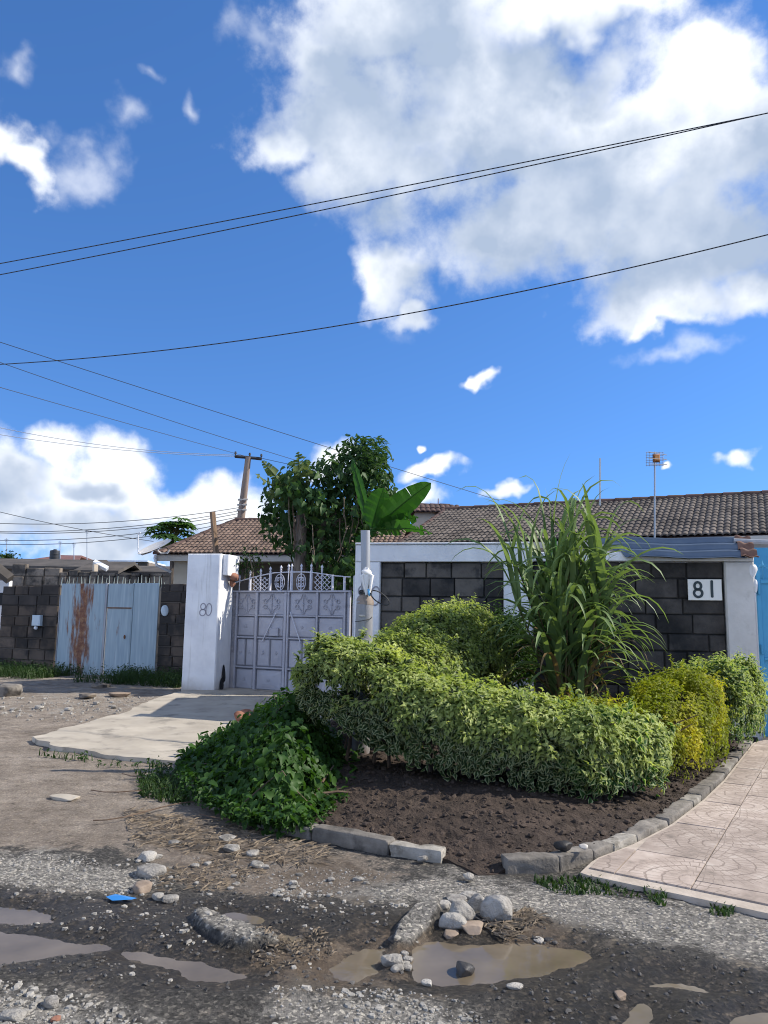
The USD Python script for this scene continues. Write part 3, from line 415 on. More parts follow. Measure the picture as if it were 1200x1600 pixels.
# ---------------------------------------------------------------- stamped pink pavement
PZ = .035
PAV = Polygon([*[np.array(G(*p)[:2]) for p in ((912, 1372), (1000, 1391), (1100, 1412), (1200, 1434), (1420, 1480))], np.array([9., 6.]), np.array([9., 10.25]), np.array([5.15, 10.4]), *[k + [.03, -.02] for k in KR[:1:-1]]])
def pav_z(y): return PZ + .02 * sstep(5, 10, y)
_edge = LineString([G(*p)[:2] for p in ((880, 1366), (912, 1372), (1000, 1391), (1100, 1412), (1200, 1434), (1420, 1480))])
pav = thing('pavement', None, None, (0, 0, 0), kind='structure')
rough_mat('pavement_mortar', (.33, .28, .23), (.45, .39, .33), 8., bump=.4)
part(pav, 'mortar_bed', sheet(PAV.buffer(.02), .12, lambda x, y: pav_z(y) - .006, skirt=.08), 'pavement_mortar')
mat('fan_tile', {'u': ('attribute', {'attribute': 'zones'}), 'sc': ('separate_color', {}), 'g': ('geometry', {}), 'wn': ('noise_texture', {'scale': 9., 'detail': 3.}), 'wm': ('math', {'math_type': 'multiply_add', 'value2': .08, 'value3': -.04}),
    'x2': ('math', {'math_type': 'multiply'}), 'y2': ('math', {'math_type': 'multiply'}), 'ss': ('math', {'math_type': 'add'}), 'rad': ('math', {'math_type': 'sqrt'}), 'rw': ('math', {'math_type': 'add'}), 'rn': ('math', {'math_type': 'multiply', 'value2': 11.}), 'rf': ('math', {'math_type': 'fraction'}), 'rk': ('math', {'math_type': 'floor'}),
    'an': ('math', {'math_type': 'arctan2'}), 'k2': ('math', {'math_type': 'multiply_add', 'value2': 1.35, 'value3': 2.}), 'am': ('math', {'math_type': 'multiply'}), 'af': ('math', {'math_type': 'fraction'}),
    'l1': ('math', {'math_type': 'less_than', 'value2': .14}), 'l2': ('math', {'math_type': 'less_than', 'value2': .10}), 'mx': ('math', {'math_type': 'maximum'}), 'lim': ('math', {'math_type': 'less_than', 'value2': .43}), 'lo': ('math', {'math_type': 'greater_than', 'value2': .085}), 'a1': ('math', {'math_type': 'multiply'}), 'a2': ('math', {'math_type': 'multiply'}),
    'pn': ('noise_texture', {'scale': 5., 'detail': 6., 'roughness': .65}), 'gap': ('map_range', {'range_type': 'smoothstep', 'from_min': .36, 'from_max': .52, 'to_min': 0., 'to_max': 1., 'clamp': True}), 'a3': ('math', {'math_type': 'multiply'}),
    'c': ('rgb_ramp', {'ramp': [(.28, (.18, .15, .125)), (.42, (.31, .252, .212)), (.58, (.395, .328, .28)), (.74, (.47, .415, .36))]}), 'gm': ('mix', {'color2': (.09, .065, .05)}), 'gf': ('math', {'math_type': 'multiply', 'value2': .5}), 'iv': ('math', {'math_type': 'subtract', 'value1': 1.}), 'fb': ('noise_texture', {'scale': 70., 'detail': 4.}), 'bh': ('math', {'math_type': 'multiply_add', 'value2': .25}), 'bu': ('bump', {'strength': .8, 'distance': .006}),
    'o': ('object_info', {}), 'om': ('map_range', {'from_min': 0., 'from_max': 1., 'to_min': .85, 'to_max': 1.12}), 'ov': ('vector_math', {'math_type': 'scale'}), 'p': ('principled_bsdf', {'roughness': .85, 'specular_ior_level': .25})},
    [('u.color', 'sc.color'), ('sc.r', 'x2.value1'), ('sc.r', 'x2.value2'), ('sc.g', 'y2.value1'), ('sc.g', 'y2.value2'), ('x2.value', 'ss.value1'), ('y2.value', 'ss.value2'), ('ss.value', 'rad.value1'), ('g.position', 'wn.vector'), ('wn.fac', 'wm.value1'), ('rad.value', 'rw.value1'), ('wm.value', 'rw.value2'),
     ('rw.value', 'rn.value1'), ('rn.value', 'rf.value1'), ('rn.value', 'rk.value1'), ('sc.g', 'an.value1'), ('sc.r', 'an.value2'), ('rk.value', 'k2.value1'), ('an.value', 'am.value1'), ('k2.value', 'am.value2'), ('am.value', 'af.value1'), ('rf.value', 'l1.value1'), ('af.value', 'l2.value1'), ('l1.value', 'mx.value1'), ('l2.value', 'mx.value2'),
     ('rad.value', 'lim.value1'), ('rad.value', 'lo.value1'), ('mx.value', 'a1.value1'), ('lim.value', 'a1.value2'), ('a1.value', 'a2.value1'), ('lo.value', 'a2.value2'), ('g.position', 'pn.vector'), ('pn.fac', 'gap.value'), ('a2.value', 'a3.value1'), ('gap.result', 'a3.value2'),
     ('pn.fac', 'c.fac'), ('c.color', 'gm.color1'), ('a3.value', 'gf.value1'), ('gf.value', 'gm.fac'), ('a3.value', 'iv.value2'), ('g.position', 'fb.vector'), ('fb.fac', 'bh.value1'), ('iv.value', 'bh.value3'), ('bh.value', 'bu.height'), ('bu.normal', 'p.normal'), ('o.random', 'om.value'), ('gm.color', 'ov.vector1'), ('om.result', 'ov.scale'), ('ov.vector', 'p.base_color')])
_o = np.array(G(1087, 1387)[:2]); _d = np.array(G(1200, 1195)[:2]) - _o; _d /= np.linalg.norm(_d); _n = np.array([_d[1], -_d[0]]); TW, TL = .44, .88
_in = PAV.buffer(-.012).difference(_edge.buffer(.10))
for i in range(-3, 12):
    for j in range(-2, 9):
        a0, a1 = i * TW + .005, (i + 1) * TW - .005; b0, b1 = j * TL + .005 + (TL / 2 if i % 4 in (2, 3) else 0), (j + 1) * TL - .005 + (TL / 2 if i % 4 in (2, 3) else 0)
        q = Polygon([_o + _n * a + _d * b for a, b in ((a0, b0), (a1, b0), (a1, b1), (a0, b1))]).intersection(_in)
        if q.is_empty or q.geom_type != 'Polygon' or q.area < .01: continue
        q = q.simplify(.004)
        m = trimesh.creation.extrude_polygon(q, .03, engine='earcut'); v = np.array(m.vertices); c = np.array(q.centroid.coords[0])
        if proj([c[0], c[1], 0])[0] > 1500: continue
        tilt = RNG.uniform(-.006, .006, 2); v[:, 2] += pav_z(v[:, 1]) - .026 + (v[:, 0] - c[0]) * tilt[0] + (v[:, 1] - c[1]) * tilt[1]
        rel = v[:, :2] - _o; la = rel @ _n - (i * TW if i % 2 == 0 else (i + 1) * TW); lb = rel @ _d - (b0 + b1) / 2
        part(pav, 'stamped_tile', (v, np.array(m.faces)), 'fan_tile', zones=np.column_stack([la, lb, la * 0]))
# ---------------------------------------------------------------- lettering drawn by hand: strokes as thin raised paint
ARC = lambda cx, cy, rx, ry, a0=0, a1=360, n=20: [(cx + rx * math.cos(math.radians(a0 + (a1 - a0) * k / n)), cy + ry * math.sin(math.radians(a0 + (a1 - a0) * k / n))) for k in range(n + 1)]
GLYPH = {'8': [ARC(.3, .74, .21, .25), ARC(.31, .26, .26, .26)], '0': [ARC(.32, .5, .25, .48)], '1': [[(.3, 1.), (.29, .5), (.3, 0.)]]}
def digit(F, ch, s, z, h, t, width, lean=0.):
    mb = MB()
    for st in GLYPH[ch]:
        q = LineString([(x * h + lean * y * h, y * h) for x, y in st]).buffer(width / 2)
        for g in getattr(q, 'geoms', [q]):
            m = trimesh.creation.extrude_polygon(g.simplify(.0006), .003, engine='earcut'); v = np.array(m.vertices)
            mb.add(F.pts(np.column_stack([s + v[:, 0], t - .0045 + .003 - v[:, 2], z + v[:, 1]])), np.array(m.faces)[:, ::-1] if False else np.array(m.faces))
    return mb
def course_wall(F, parent, s0, s1, t0, t1, z0, z1, rh, lmin, lmax, seed, mats, gap=.012, uneven=.008, ch=.012, joint='dark_joint', limit=999, top_mat=None, ragged=0.):
    """Blocks laid in courses in front of a recessed joint bed."""
    rg = np.random.default_rng(seed); mb = MB(); F.box(mb, s0, s1, t0 + .03, t1, z0, z1 - gap - ragged * rh); part(parent, 'joint_bed', mb, joint)
    n = max(1, round((z1 - z0) / rh)); rh = (z1 - z0) / n; zl_ = z0 + rh * (np.arange(n + 1) + np.r_[0, rg.uniform(-.09, .09, n - 1), 0])
    for r in range(n):
        s = s0 - rg.uniform(0, .5) * lmin * (r % 2)
        while s < s1 - .03:
            e = s + rg.uniform(lmin, lmax)
            if s1 - e < lmin * .6: e = s1
            a, b = max(s, s0) + gap / 2, min(e, s1) - gap / 2
            if b - a > .03:
                drop = rg.uniform(0, ragged) * rh if r == n - 1 else 0
                mb = MB(); F.box(mb, a, b, t0 + rg.uniform(-uneven, uneven), t1 - .01, zl_[r] + gap / 2 * rg.uniform(.5, 1.4), zl_[r + 1] - gap / 2 * rg.uniform(.5, 1.4) - drop, ch * rg.uniform(.6, 1.5))
                part(parent, 'block', mb, (top_mat if top_mat and r >= n - 2 and rg.random() < .9 else mats[int(rg.random() * len(mats))]))
            s = e
# ---------------------------------------------------------------- boundary wall of plot 81
WF = Frame(WALL_A, WALL_B); SL = WF.len
hs = lambda px, py, t=0.: WF.hit(px, py, t)
wall = thing('boundary_wall', 'long garden wall with white painted frame around dark stone block panels', 'wall', (*((WALL_A + WALL_B) / 2), 0))
s_l0, s_l1, s_r0 = hs(594, 930)[0], hs(787, 930)[0], hs(832, 930)[0]; s_r1 = hs(1134, 950)[0]
z_top_l, z_top_r, z_cop = hs(640, 851)[1], hs(1100, 862)[1], hs(690, 878)[1]
mb = MB(); WF.box(mb, 0, s_r0 + .02, -.03, .2, z_cop, z_top_l, .012); WF.box(mb, -.0, s_r0, -.05, .22, z_top_l + .002, z_top_l + .03, .008); part(wall, 'coping', mb, 'coping_plaster')
mb = MB(); WF.box(mb, s_r0 + .022, SL, -.03, .2, hs(1000, 877)[1], z_top_r, .012); part(wall, 'coping', mb, 'coping_plaster')
mb = MB(); WF.box(mb, 0, s_l0, -.028, .2, -.1, z_cop - .002, .012); part(wall, 'pier', mb, 'white_plaster')
mb = MB(); WF.box(mb, s_l1, s_r0, -.028, .2, -.1, z_cop - .002, .012); part(wall, 'pier', mb, 'white_plaster')
mb = MB(); WF.box(mb, s_r1, SL, -.028, .2, -.1, hs(1000, 877)[1] - .002, .02); part(wall, 'pier', mb, 'end_pier_plaster', label='rough grey plaster end pier beside the blue gate')
mb = MB(); mb.add(*rock(WF.pt(SL - .03, .0, 2.24), .075, .045, .13, 5)); mb.add(*rock(WF.pt(SL + .0, .0, 2.06), .045, .04, .10, 6)); mb.add(*rock(WF.pt(SL - .01, .01, 1.90), .03, .04, .08, 7)); part(wall, 'broken_plaster', mb, 'white_plaster', smooth=40)
course_wall(WF, wall, s_l0 + .004, s_l1 - .004, .03, .19, -.1, z_cop - .004, .252, .24, .46, 3, ['grey_block', 'grey_block', 'sooty_block'])
course_wall(WF, wall, s_r0 + .004, s_r1 - .004, .03, .19, -.1, hs(1000, 877)[1] - .004, .252, .3, .58, 4, ['sooty_block'])
# the wall turns back to the gate of plot 80
E0 = np.array(WF.pt(.1, .2, 0))[:2]; E1 = np.array([-.46, 14.05])
RF = Frame(E0 + [.12, 0], E1 + [.12, 0]); mb = MB(); RF.box(mb, .0, RF.len - .3, 0, .18, -.1, z_top_l - .06); RF.box(mb, RF.len - .298, RF.len, -.02, .2, -.1, 2.28, .015); part(wall, 'return_wall', mb, 'white_plaster')
p8 = hs(556, 948, -.028); part(wall, 'painted_digit', digit(WF, '8', p8[0], hs(556, 946)[1], .30, -.028, .022, .05), 'paint_grey'); part(wall, 'painted_digit', digit(WF, '0', p8[0] + .2, hs(556, 946)[1], .29, -.028, .022, .05), 'paint_grey')
sg = hs(1103, 921); sw = hs(1128, 921)[0] - hs(1075, 921)[0]; zz = hs(1100, 938)[1], hs(1100, 905)[1]
sign = thing('house_number_sign', 'white painted rectangle with the number 81 in dark digits on the black block wall', 'sign', WF.pt(sg[0], 0, zz[0]))
mb = MB(); WF.box(mb, hs(1075, 921)[0], hs(1128, 921)[0], -.002, .02, *zz, .004); part(sign, 'plate', mb, 'sign_white')
part(sign, 'digit', digit(WF, '8', hs(1083, 921)[0], zz[0] + .045, .205, -.002, .034), 'paint_black'); part(sign, 'digit', digit(WF, '1', hs(1105, 921)[0], zz[0] + .055, .205, -.002, .036), 'paint_black')
# corrugated sheet over the wall's right half
aw = thing('awning', 'lean-to corrugated metal sheet with a rusty end above the black wall', 'awning', WF.pt(SL - 1, 0, 2.4))
def corr(F, s0, s1, s0b, z0, z1, t0, t1, n, amp, thick=.004):
    """Corrugations run along the wall; z0,t0 the low front edge, z1,t1 the high back edge."""
    u = np.linspace(0, 1, n * 10 + 1); off = amp * np.cos(u * n * 2 * np.pi); nt, nz = -(z1 - z0), (t1 - t0); l = math.hypot(nt, nz); t = t0 + (t1 - t0) * u + off * nt / l; z = z0 + (z1 - z0) * u + off * nz / l
    ss = np.linspace(0, 1, 9); q = []
    for k, a in enumerate(ss):
        sa = s0 + (s1 - s0) * a; sag = .012 * math.sin(a * 9) - .02 * a
        q.append(np.column_stack([sa + (s0b - s0) * (1 - a) * u, t, z + sag]))
    v = np.vstack(q); f = grid_tris(len(ss), len(u)); mb = MB(); mb.add(F.pts(v), f); w = v.copy(); w[:, 1] += .003; w[:, 2] -= thick; mb.add(F.pts(w), f[:, ::-1]); return mb
sa0, sa1, sa2 = hs(985, 868)[0], hs(1160, 868)[0], hs(1182, 868)[0]; za = hs(1080, 874)[1], hs(1080, 841, .3)[1]
part(aw, 'corrugated_sheet', corr(WF, sa0, sa1 + .02, hs(935, 845)[0], za[0], za[1], -.16, .30, 3, .030), 'awning_blue', smooth=True)
part(aw, 'rusty_sheet', corr(WF, sa1 - .03, sa2, sa1 - .03, za[0] + .012, za[1] + .012, -.16, .30, 3, .030), 'rusty_awning', smooth=True, label='rust brown end sheet')
mb = MB(); mb.tube([WF.pt(sa1 - .05, .25, za[1] - .05), WF.pt(SL + 1.2, .25, za[1] - .12)], .04); part(aw, 'beam', mb, 'galvanised', smooth=40)
# ---------------------------------------------------------------- blue gate of plot 81
GF = Frame(WF.pt(SL + .03, .06, 0)[:2], WF.pt(SL + 1.6, .06, 0)[:2]); bg = thing('blue_gate', 'bright sky blue steel gate at the right edge, next to the grey end pier', 'gate', GF.pt(.6, 0, .06))
zt = GF.hit(1190, 906)[1]; mb = MB(); GF.box(mb, .06, 1.3, .02, .03, .06, zt - .05); part(bg, 'sheet', mb, 'gate_sky_blue')
for a, b, c, d, nm in ((.0, .06, .05, zt + .14, 'stile'), (.64, .69, .06, zt, 'stile'), (.06, 1.3, zt - .05, zt, 'rail'), (.06, .64, .06, .11, 'rail'), (.06, .64, 1.05, 1.09, 'rail')):
    mb = MB(); GF.box(mb, a, b, -.01 if nm == 'stile' else -.004, .018, c, d, .006); part(bg, nm, mb, 'gate_sky_blue')
for z in (.35, 1.2, 2.0):
    mb = MB(); mb.tube([GF.pt(.03, -.03, z - .06), GF.pt(.03, -.03, z + .06)], .02); part(bg, 'hinge', mb, 'gate_sky_blue', smooth=40)
for k in range(8):
    x = .1 + k * .14; mb = MB(); mb.tube([GF.pt(x, .02, zt), GF.pt(x, .02, zt + .20)], .009, 6); mb.tube([GF.pt(x, .02, zt + .20), GF.pt(x, .02, zt + .27)], [.016, .001], 6); part(bg, 'spike', mb, 'gate_sky_blue')
for k in range(5):
    x = .1 + k * .25; mb = MB(); mb.tube([GF.pt(x + .1 * math.cos(a), .03, zt + .10 + .08 * math.sin(a)) for a in np.linspace(0, 5.5, 16)], .007, 5); part(bg, 'scroll', mb, 'gate_sky_blue')
mb = MB(); GF.box(mb, .06, 1.3, .01, .03, zt + .19, zt + .21); part(bg, 'rail', mb, 'gate_sky_blue')
mb = MB(); GF.box(mb, .0, 2.6, 1.2, 1.3, zt - .2, zt + .55); part(bg, 'canopy_panel', mb, 'gate_sky_blue')
# ---------------------------------------------------------------- grey gate of plot 80
NF = Frame((-3.12, 15.5), (-.50, 14.15)); ng = thing('ornate_gate', 'lilac grey steel double gate with embossed panels and silver spear tips', 'gate', NF.pt(NF.len / 2, 0, .1))
cp = lambda cx, cy: (340 + cx / 4.615, 860 + cy / 4.615)
gs = lambda cx: NF.hit(*cp(cx, 600))[0]
_zr = [NF.hit(*cp(500, y))[1] for y in (300, 1040)]
gz_ = lambda cy: _zr[1] + (_zr[0] - _zr[1]) * (1040 - cy) / 740.
def gbox(nm, x0, x1, y0, y1, t0, t1, m='gate_grey', ch=.006, par=None): mb = MB(); NF.box(mb, gs(x0), gs(x1), t0, t1, gz_(y1), gz_(y0), ch); return part(par or ng, nm, mb, m)
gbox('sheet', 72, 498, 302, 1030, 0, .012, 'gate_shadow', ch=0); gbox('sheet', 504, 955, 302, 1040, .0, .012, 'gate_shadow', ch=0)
for x0, x1 in ((145, 271), (291, 479), (517, 711), (727, 911)): gbox('panel', x0 + 3, x1 - 3, 308, 466, -.004, -.001, ch=.002)
for x0, x1 in ((83, 131), (927, 943)): gbox('panel', x0 + 2, x1 - 2, 308, 1030, -.004, -.001, ch=.002)
for x0, x1 in ((66, 82), (132, 144), (272, 290), (480, 499), (503, 516), (712, 726), (912, 926), (944, 958)): gbox('stile', x0, x1, 304, 1038, -.045, -.001)
for x0, x1, y0, y1 in ((66, 499, 289, 303), (503, 958, 289, 303)): gbox('rail', x0, x1, y0, y1, -.05, -.001)
cols = [(144, 272), (290, 480), (516, 712), (726, 912)]
for a, b in cols:
    for y in (474, 638, 858, 1028): gbox('rail', a + .5, b - .5, y - 6, y + 6, -.038, -.002)
    for y0, y1, n in ((486, 626, 1), (650, 846, 2), (874, 1016, 1)):
        for k in range(n):
            x0, x1 = a + (b - a) * k / n + 5, a + (b - a) * (k + 1) / n - 5
            mb = MB(); s0, s1, z0, z1 = gs(x0), gs(x1), gz_(y1), gz_(y0); cs, cz = (s0 + s1) / 2, (z0 + z1) / 2
            rim = [(s0, -.001, z0), (s1, -.001, z0), (s1, -.001, z1), (s0, -.001, z1)]; i_ = .014; r2 = [(s0 + i_, -.016, z0 + i_), (s1 - i_, -.016, z0 + i_), (s1 - i_, -.016, z1 - i_), (s0 + i_, -.016, z1 - i_)]
            w_, h_ = (s1 - s0) * .2, (z1 - z0) * .2; r3 = [(cs - w_, -.032, cz - h_), (cs + w_, -.032, cz - h_), (cs + w_, -.032, cz + h_), (cs - w_, -.032, cz + h_)]
            f = [[8, 9, 10, 11]]
            for q in range(4): l = (q + 1) % 4; f += [[q, l, 4 + l, 4 + q], [4 + q, 4 + l, 8 + l, 8 + q]]
            mb.add(NF.pts(rim + r2 + r3), f); pp = part(ng, 'panel', mb, 'gate_grey')
            mb = MB(); c = NF.pt(cs, -.034, cz)
            for q in range(6):
                an = q * math.pi / 3; mb.add(*rock(NF.pt(cs + .022 * math.cos(an), -.036, cz + .022 * math.sin(an)), .014, .008, .014, q, 1, 0.))
            mb.add(*rock(c, .013, .014, .013, 1, 1, 0.)); part(pp, 'rosette', mb, 'gate_grey')
def scroll(cx, cy, sx, sy, m, t=-.018, r=.0075):
    """A wrought pair of C curls around an upright, with a boss."""
    S = lambda x, y: NF.pt(gs(cx + x * sx), t, gz_(cy - y * sy)); mb = MB(); mb.tube([S(0, -1), S(0, 1)], r, 6)
    for sd in (-1, 1):
        for vd in (-1, 1):
            pts = [S(sd * .10, vd * 1.), S(sd * .3, vd * .55), S(sd * .62, vd * .35)] + [S(sd * (.72 + .22 * math.cos(a)), vd * (.28 - .2 * math.sin(a)) ) for a in np.linspace(2.2, -3.4, 12)]
            mb.tube(pts, r, 5)
    mb.add(*rock(S(0, 0), .022, .014, .028, 3, 1, 0.)); return part(ng, 'scroll', mb, m, smooth=40)
for cx in (208, 386, 614, 820): scroll(cx, 388, 62, 72, 'gate_grey')
for k in range(13): gx0 = 92; mb = MB(); y = 320 + k * 34; mb.tube([NF.pt(gs(gx0), -.012, gz_(y)), NF.pt(gs(128), -.012, gz_(y + 34))], .006, 4); mb.tube([NF.pt(gs(128), -.012, gz_(y)), NF.pt(gs(gx0), -.012, gz_(y + 34))], .006, 4); part(ng, 'lattice_bar', mb, 'gate_grey')
# spear tops
def finial(cx, ybase, ytip, m='gate_silver', wide=False):
    s = gs(cx); zb, zt_ = gz_(ybase), gz_(ytip); h = min(.22, (zt_ - zb)); mb = MB()
    mb.tube([NF.pt(s, -.02, zb), NF.pt(s, -.02, zt_ - h * .62)], .026 if wide else .011, 4 if wide else 6)
    z = zt_ - h * .62; mb.tube([NF.pt(s, -.02, z + h * a) for a in (0, .06, .1, .17, .22, .28, .40, .62)], [.012, .022, .012, .026, .012, .014, .027, .001], 8); part(ng, 'finial', mb, m, smooth=45)
for cx, yt, w in ((148, 168, 0), (225, 135, 1), (300, 123, 0), (370, 108, 1), (447, 100, 0), (502, 92, 0), (525, 90, 1), (595, 92, 0), (667, 92, 1), (745, 103, 0)): finial(cx, 290, yt, wide=bool(w))
for cx, yt in ((90, 232), (825, 178), (910, 196)): mb = MB(); mb.tube([NF.pt(gs(cx), -.02, gz_(290)), NF.pt(gs(cx), -.02, gz_(yt))], .024, 4); part(ng, 'post', mb, 'gate_silver')
for pts in ([(90, 236), (160, 214), (250, 188), (320, 172), (400, 157), (500, 154)], [(510, 154), (600, 154), (680, 159), (760, 172), (850, 186), (952, 195)]): mb = MB(); mb.tube([NF.pt(gs(x), -.02, gz_(y)) for x, y in pts], .011, 6); part(ng, 'curved_rail', mb, 'gate_silver', smooth=40)
for x0, x1, y0, y1 in ((242, 356, 190, 288), (688, 812, 172, 288)):
    for k in range(-2, 4):
        for d in (1, -1):
            u = np.linspace(0, 1, 12); X = x0 + (x1 - x0) * (u * .9 + k * .28 - .1); Yv = (y0 + (y1 - y0) * u) if d == 1 else (y1 - (y1 - y0) * u); ok = (X >= x0) & (X <= x1)
            if ok.sum() > 1: mb = MB(); mb.tube([NF.pt(gs(x), -.02 - .012 * d, gz_(y)) for x, y in zip(X[ok], Yv[ok])][::max(1, ok.sum() - 1)], .0075, 5); part(ng, 'lattice_bar', mb, 'gate_silver')
for cx in (440, 595):
    mb = MB()
    for sc in (1., .62):
        for sd in (-1, 1): mb.tube([NF.pt(gs(cx + sd * sc * 34 * math.sin(a)), -.02, gz_(228 - sc * 60 * math.cos(a))) for a in np.linspace(0, math.pi, 14)], .008, 5)
    for sd in (-1, 1):
        for yy in (205, 250): mb.tube([NF.pt(gs(cx + sd * 14 + 9 * math.cos(a)), -.02, gz_(yy + 13 * math.sin(a))) for a in np.linspace(0, 6, 12)], .007, 5)
    part(ng, 'diamond_ornament', mb, 'gate_silver', smooth=40)
for a, b in (((432, 448), (335, 668)), ((533, 448), (610, 662))): mb = MB(); mb.tube([NF.pt(gs(a[0]), -.062, gz_(a[1])), NF.pt(gs(b[0]), -.058, gz_(b[1]))], .012, 6); part(ng, 'brace_bar', mb, 'gate_silver', smooth=40)
gbox('lock_box', 386, 450, 566, 624, -.075, -.035, 'gate_grey', .008)
# ---------------------------------------------------------------- white pillar with 80
PF = Frame((-3.77, 14.78), (-3.10, 14.62)); pil = thing('gate_pillar', 'tall white plastered pillar with a hand-painted 80, left of the lilac grey gate', 'gate pillar', PF.pt(.3, .3, 0))
mb = MB(); zp = PF.hit(312, 865)[1]; zs = PF.hit(345, 900, .4)[1]; PF.box(mb, 0, PF.len, 0, .62, -.1, zp, .02); part(pil, 'shaft', mb, 'white_plaster')
mb = MB(); PF.box(mb, PF.len + .002, PF.len + .12, .10, .60, zs, zp - .01, .015); part(pil, 'corbel', mb, 'white_plaster')
mb = MB(); mb.add(*rock(PF.pt(PF.len + .14, .35, zs - .02), .10, .12, .09, 9)); mb.add(*rock(PF.pt(PF.len + .08, .40, zs - .13), .06, .08, .10, 8)); part(pil, 'broken_brick', mb, 'red_rock', smooth=40)
mb = MB(); mb.add(*rock(PF.pt(PF.len + .01, .35, .42), .03, .10, .2, 11)); mb.add(*rock(PF.pt(PF.len + .0, .3, .2), .03, .16, .16, 12)); part(pil, 'scorched_patch', mb, 'dark_void', smooth=40)
for ch, px in (('8', 311), ('0', 320)): part(pil, 'painted_digit', digit(PF, ch, PF.hit(px, 955)[0], PF.hit(px, 962)[1], .235, 0, .018, .05), 'paint_grey')
# ---------------------------------------------------------------- wall and rusty gate of plot 79
LFm = Frame((-9.6, 19.5), (-3.7, 17.35)); ls = lambda px, py=960: LFm.hit(px, py)[0]
lw = thing('block_wall', 'old brown stone block wall with blackened top on both sides of the rusty blue gate', 'wall', LFm.pt(1.2, 0, 0))
zl = LFm.hit(60, 913)[1]; s_g0, s_g1 = ls(91), ls(247)
course_wall(LFm, lw, 0., s_g0 - .02, 0, .2, -.15, zl, .25, .36, .62, 6, ['brown_block'], top_mat='brown_block_black', joint='mortar', ragged=.25, gap=.016)
course_wall(LFm, lw, s_g1 + .03, LFm.len, 0, .2, -.15, LFm.hit(265, 909)[1], .25, .34, .6, 7, ['brown_block'], top_mat='brown_block_black', joint='mortar', ragged=.25, gap=.016)
mat('rusty_blue', {'u': ('attribute', {'attribute': 'zones'}), 'g': ('geometry', {}), 'sc': ('separate_color', {}), 'mp': ('mapping', {'scale': (3.2, .55, 1)}), 'n': ('noise_texture', {'scale': 2.2, 'detail': 8., 'roughness': .65}), 'n2': ('noise_texture', {'scale': 9., 'detail': 7., 'roughness': .7}), 'mp2': ('mapping', {'scale': (5, .4, 1)}), 'n3': ('noise_texture', {'scale': 3., 'detail': 4.}),
    'cm': ('mapping', {'mapping_type': 'point', 'scale': (2.9, .62, 0), 'location': (-.72 * 2.9, -1.2 * .62, 0)}), 'cl': ('vector_math', {'math_type': 'length'}), 'cg': ('map_range', {'from_min': 0., 'from_max': 1.5, 'to_min': .34, 'to_max': -.01, 'clamp': True}), 'f': ('math', {'math_type': 'add'}), 'fs': ('map_range', {'range_type': 'smoothstep', 'from_min': .58, 'from_max': .76, 'to_min': 0., 'to_max': 1., 'clamp': True}),
    'base': ('rgb_ramp', {'ramp': [(.3, (.22, .29, .335)), (.6, (.29, .365, .405)), (.75, (.36, .43, .465))]}), 'ru': ('rgb_ramp', {'ramp': [(.3, (.075, .028, .018)), (.5, (.16, .065, .035)), (.7, (.30, .17, .085))]}), 'x': ('mix', {}), 'bu': ('bump', {'strength': .15, 'distance': .01}), 'p': ('principled_bsdf', {'roughness': .6, 'specular_ior_level': .35})},
    [('u.color', 'sc.color'), ('u.vector', 'mp.vector'), ('mp.vector', 'n.vector'), ('u.vector', 'n2.vector'), ('u.vector', 'mp2.vector'), ('mp2.vector', 'n3.vector'), ('u.vector', 'cm.vector'), ('cm.vector', 'cl.vector1'), ('cl.value', 'cg.value'), ('n.fac', 'f.value1'), ('cg.result', 'f.value2'), ('f.value', 'fs.value'), ('n3.fac', 'base.fac'), ('n2.fac', 'ru.fac'), ('base.color', 'x.color1'), ('ru.color', 'x.color2'), ('fs.result', 'x.fac'), ('x.color', 'p.base_color'), ('n2.fac', 'bu.height'), ('bu.normal', 'p.normal')])
rg_ = thing('rusty_gate', 'pale blue sheet metal gate streaked with rust, with a small wicket door', 'gate', LFm.pt((s_g0 + s_g1) / 2, 0, 0))
_lz = LFm.hit(170, 912)[1]
def rsheet(nm, px0, px1, py0, py1, t, m='rusty_blue', par=None, th=.02, sub=True):
    mb = MB(); pm = (px0 + px1) / 2; z0 = LFm.hit(pm, py1)[1] if py1 < 1050 else py1 - 2000; z1 = LFm.hit(pm, py0)[1]; LFm.box(mb, ls(px0), ls(px1), t, t + th, z0, z1, .004)
    v, f = mb.arr(); q = v - np.array([*LFm.a, 0]); zz = np.column_stack([q[:, :2] @ LFm.d - s_g0, v[:, 2], 0 * v[:, 2]]); return part(par or rg_, nm, (v, f), m, zones=zz)
rsheet('gate_leaf', 94, 163.2, 912, 2000.06, -.02); rsheet('top_panel', 167.2, 206, 912, 949, -.01); rsheet('gate_leaf', 208, 247, 911, 2000.02, -.02)
dr = rsheet('wicket_door', 168, 205.6, 951, 2000.07, -.014)
for a, b, c, d, nm, m in ((163.6, 166.8, 911, 2000.03, 'stile', 'galvanised'), (92.6, 93.8, 930, 2000.03, 'stile', 'galvanised'), (206.3, 207.7, 911, 2000.03, 'stile', 'rusty_blue')): rsheet(nm, a, b, c, d, -.03, m, th=.04)
rsheet('lintel', 167.2, 206, 949.3, 950.7, -.03, 'rust_metal', th=.03)
mb = MB(); LFm.box(mb, s_g0, s_g1, .02, .06, -.1, .06); part(rg_, 'sill', mb, 'rust_metal')
mb = MB(); mb.add(*rock(LFm.pt(ls(198), -.03, 1.0), .025, .02, .05, 3, 1, .1)); part(dr, 'latch', mb, 'rust_metal')
k_ = 0
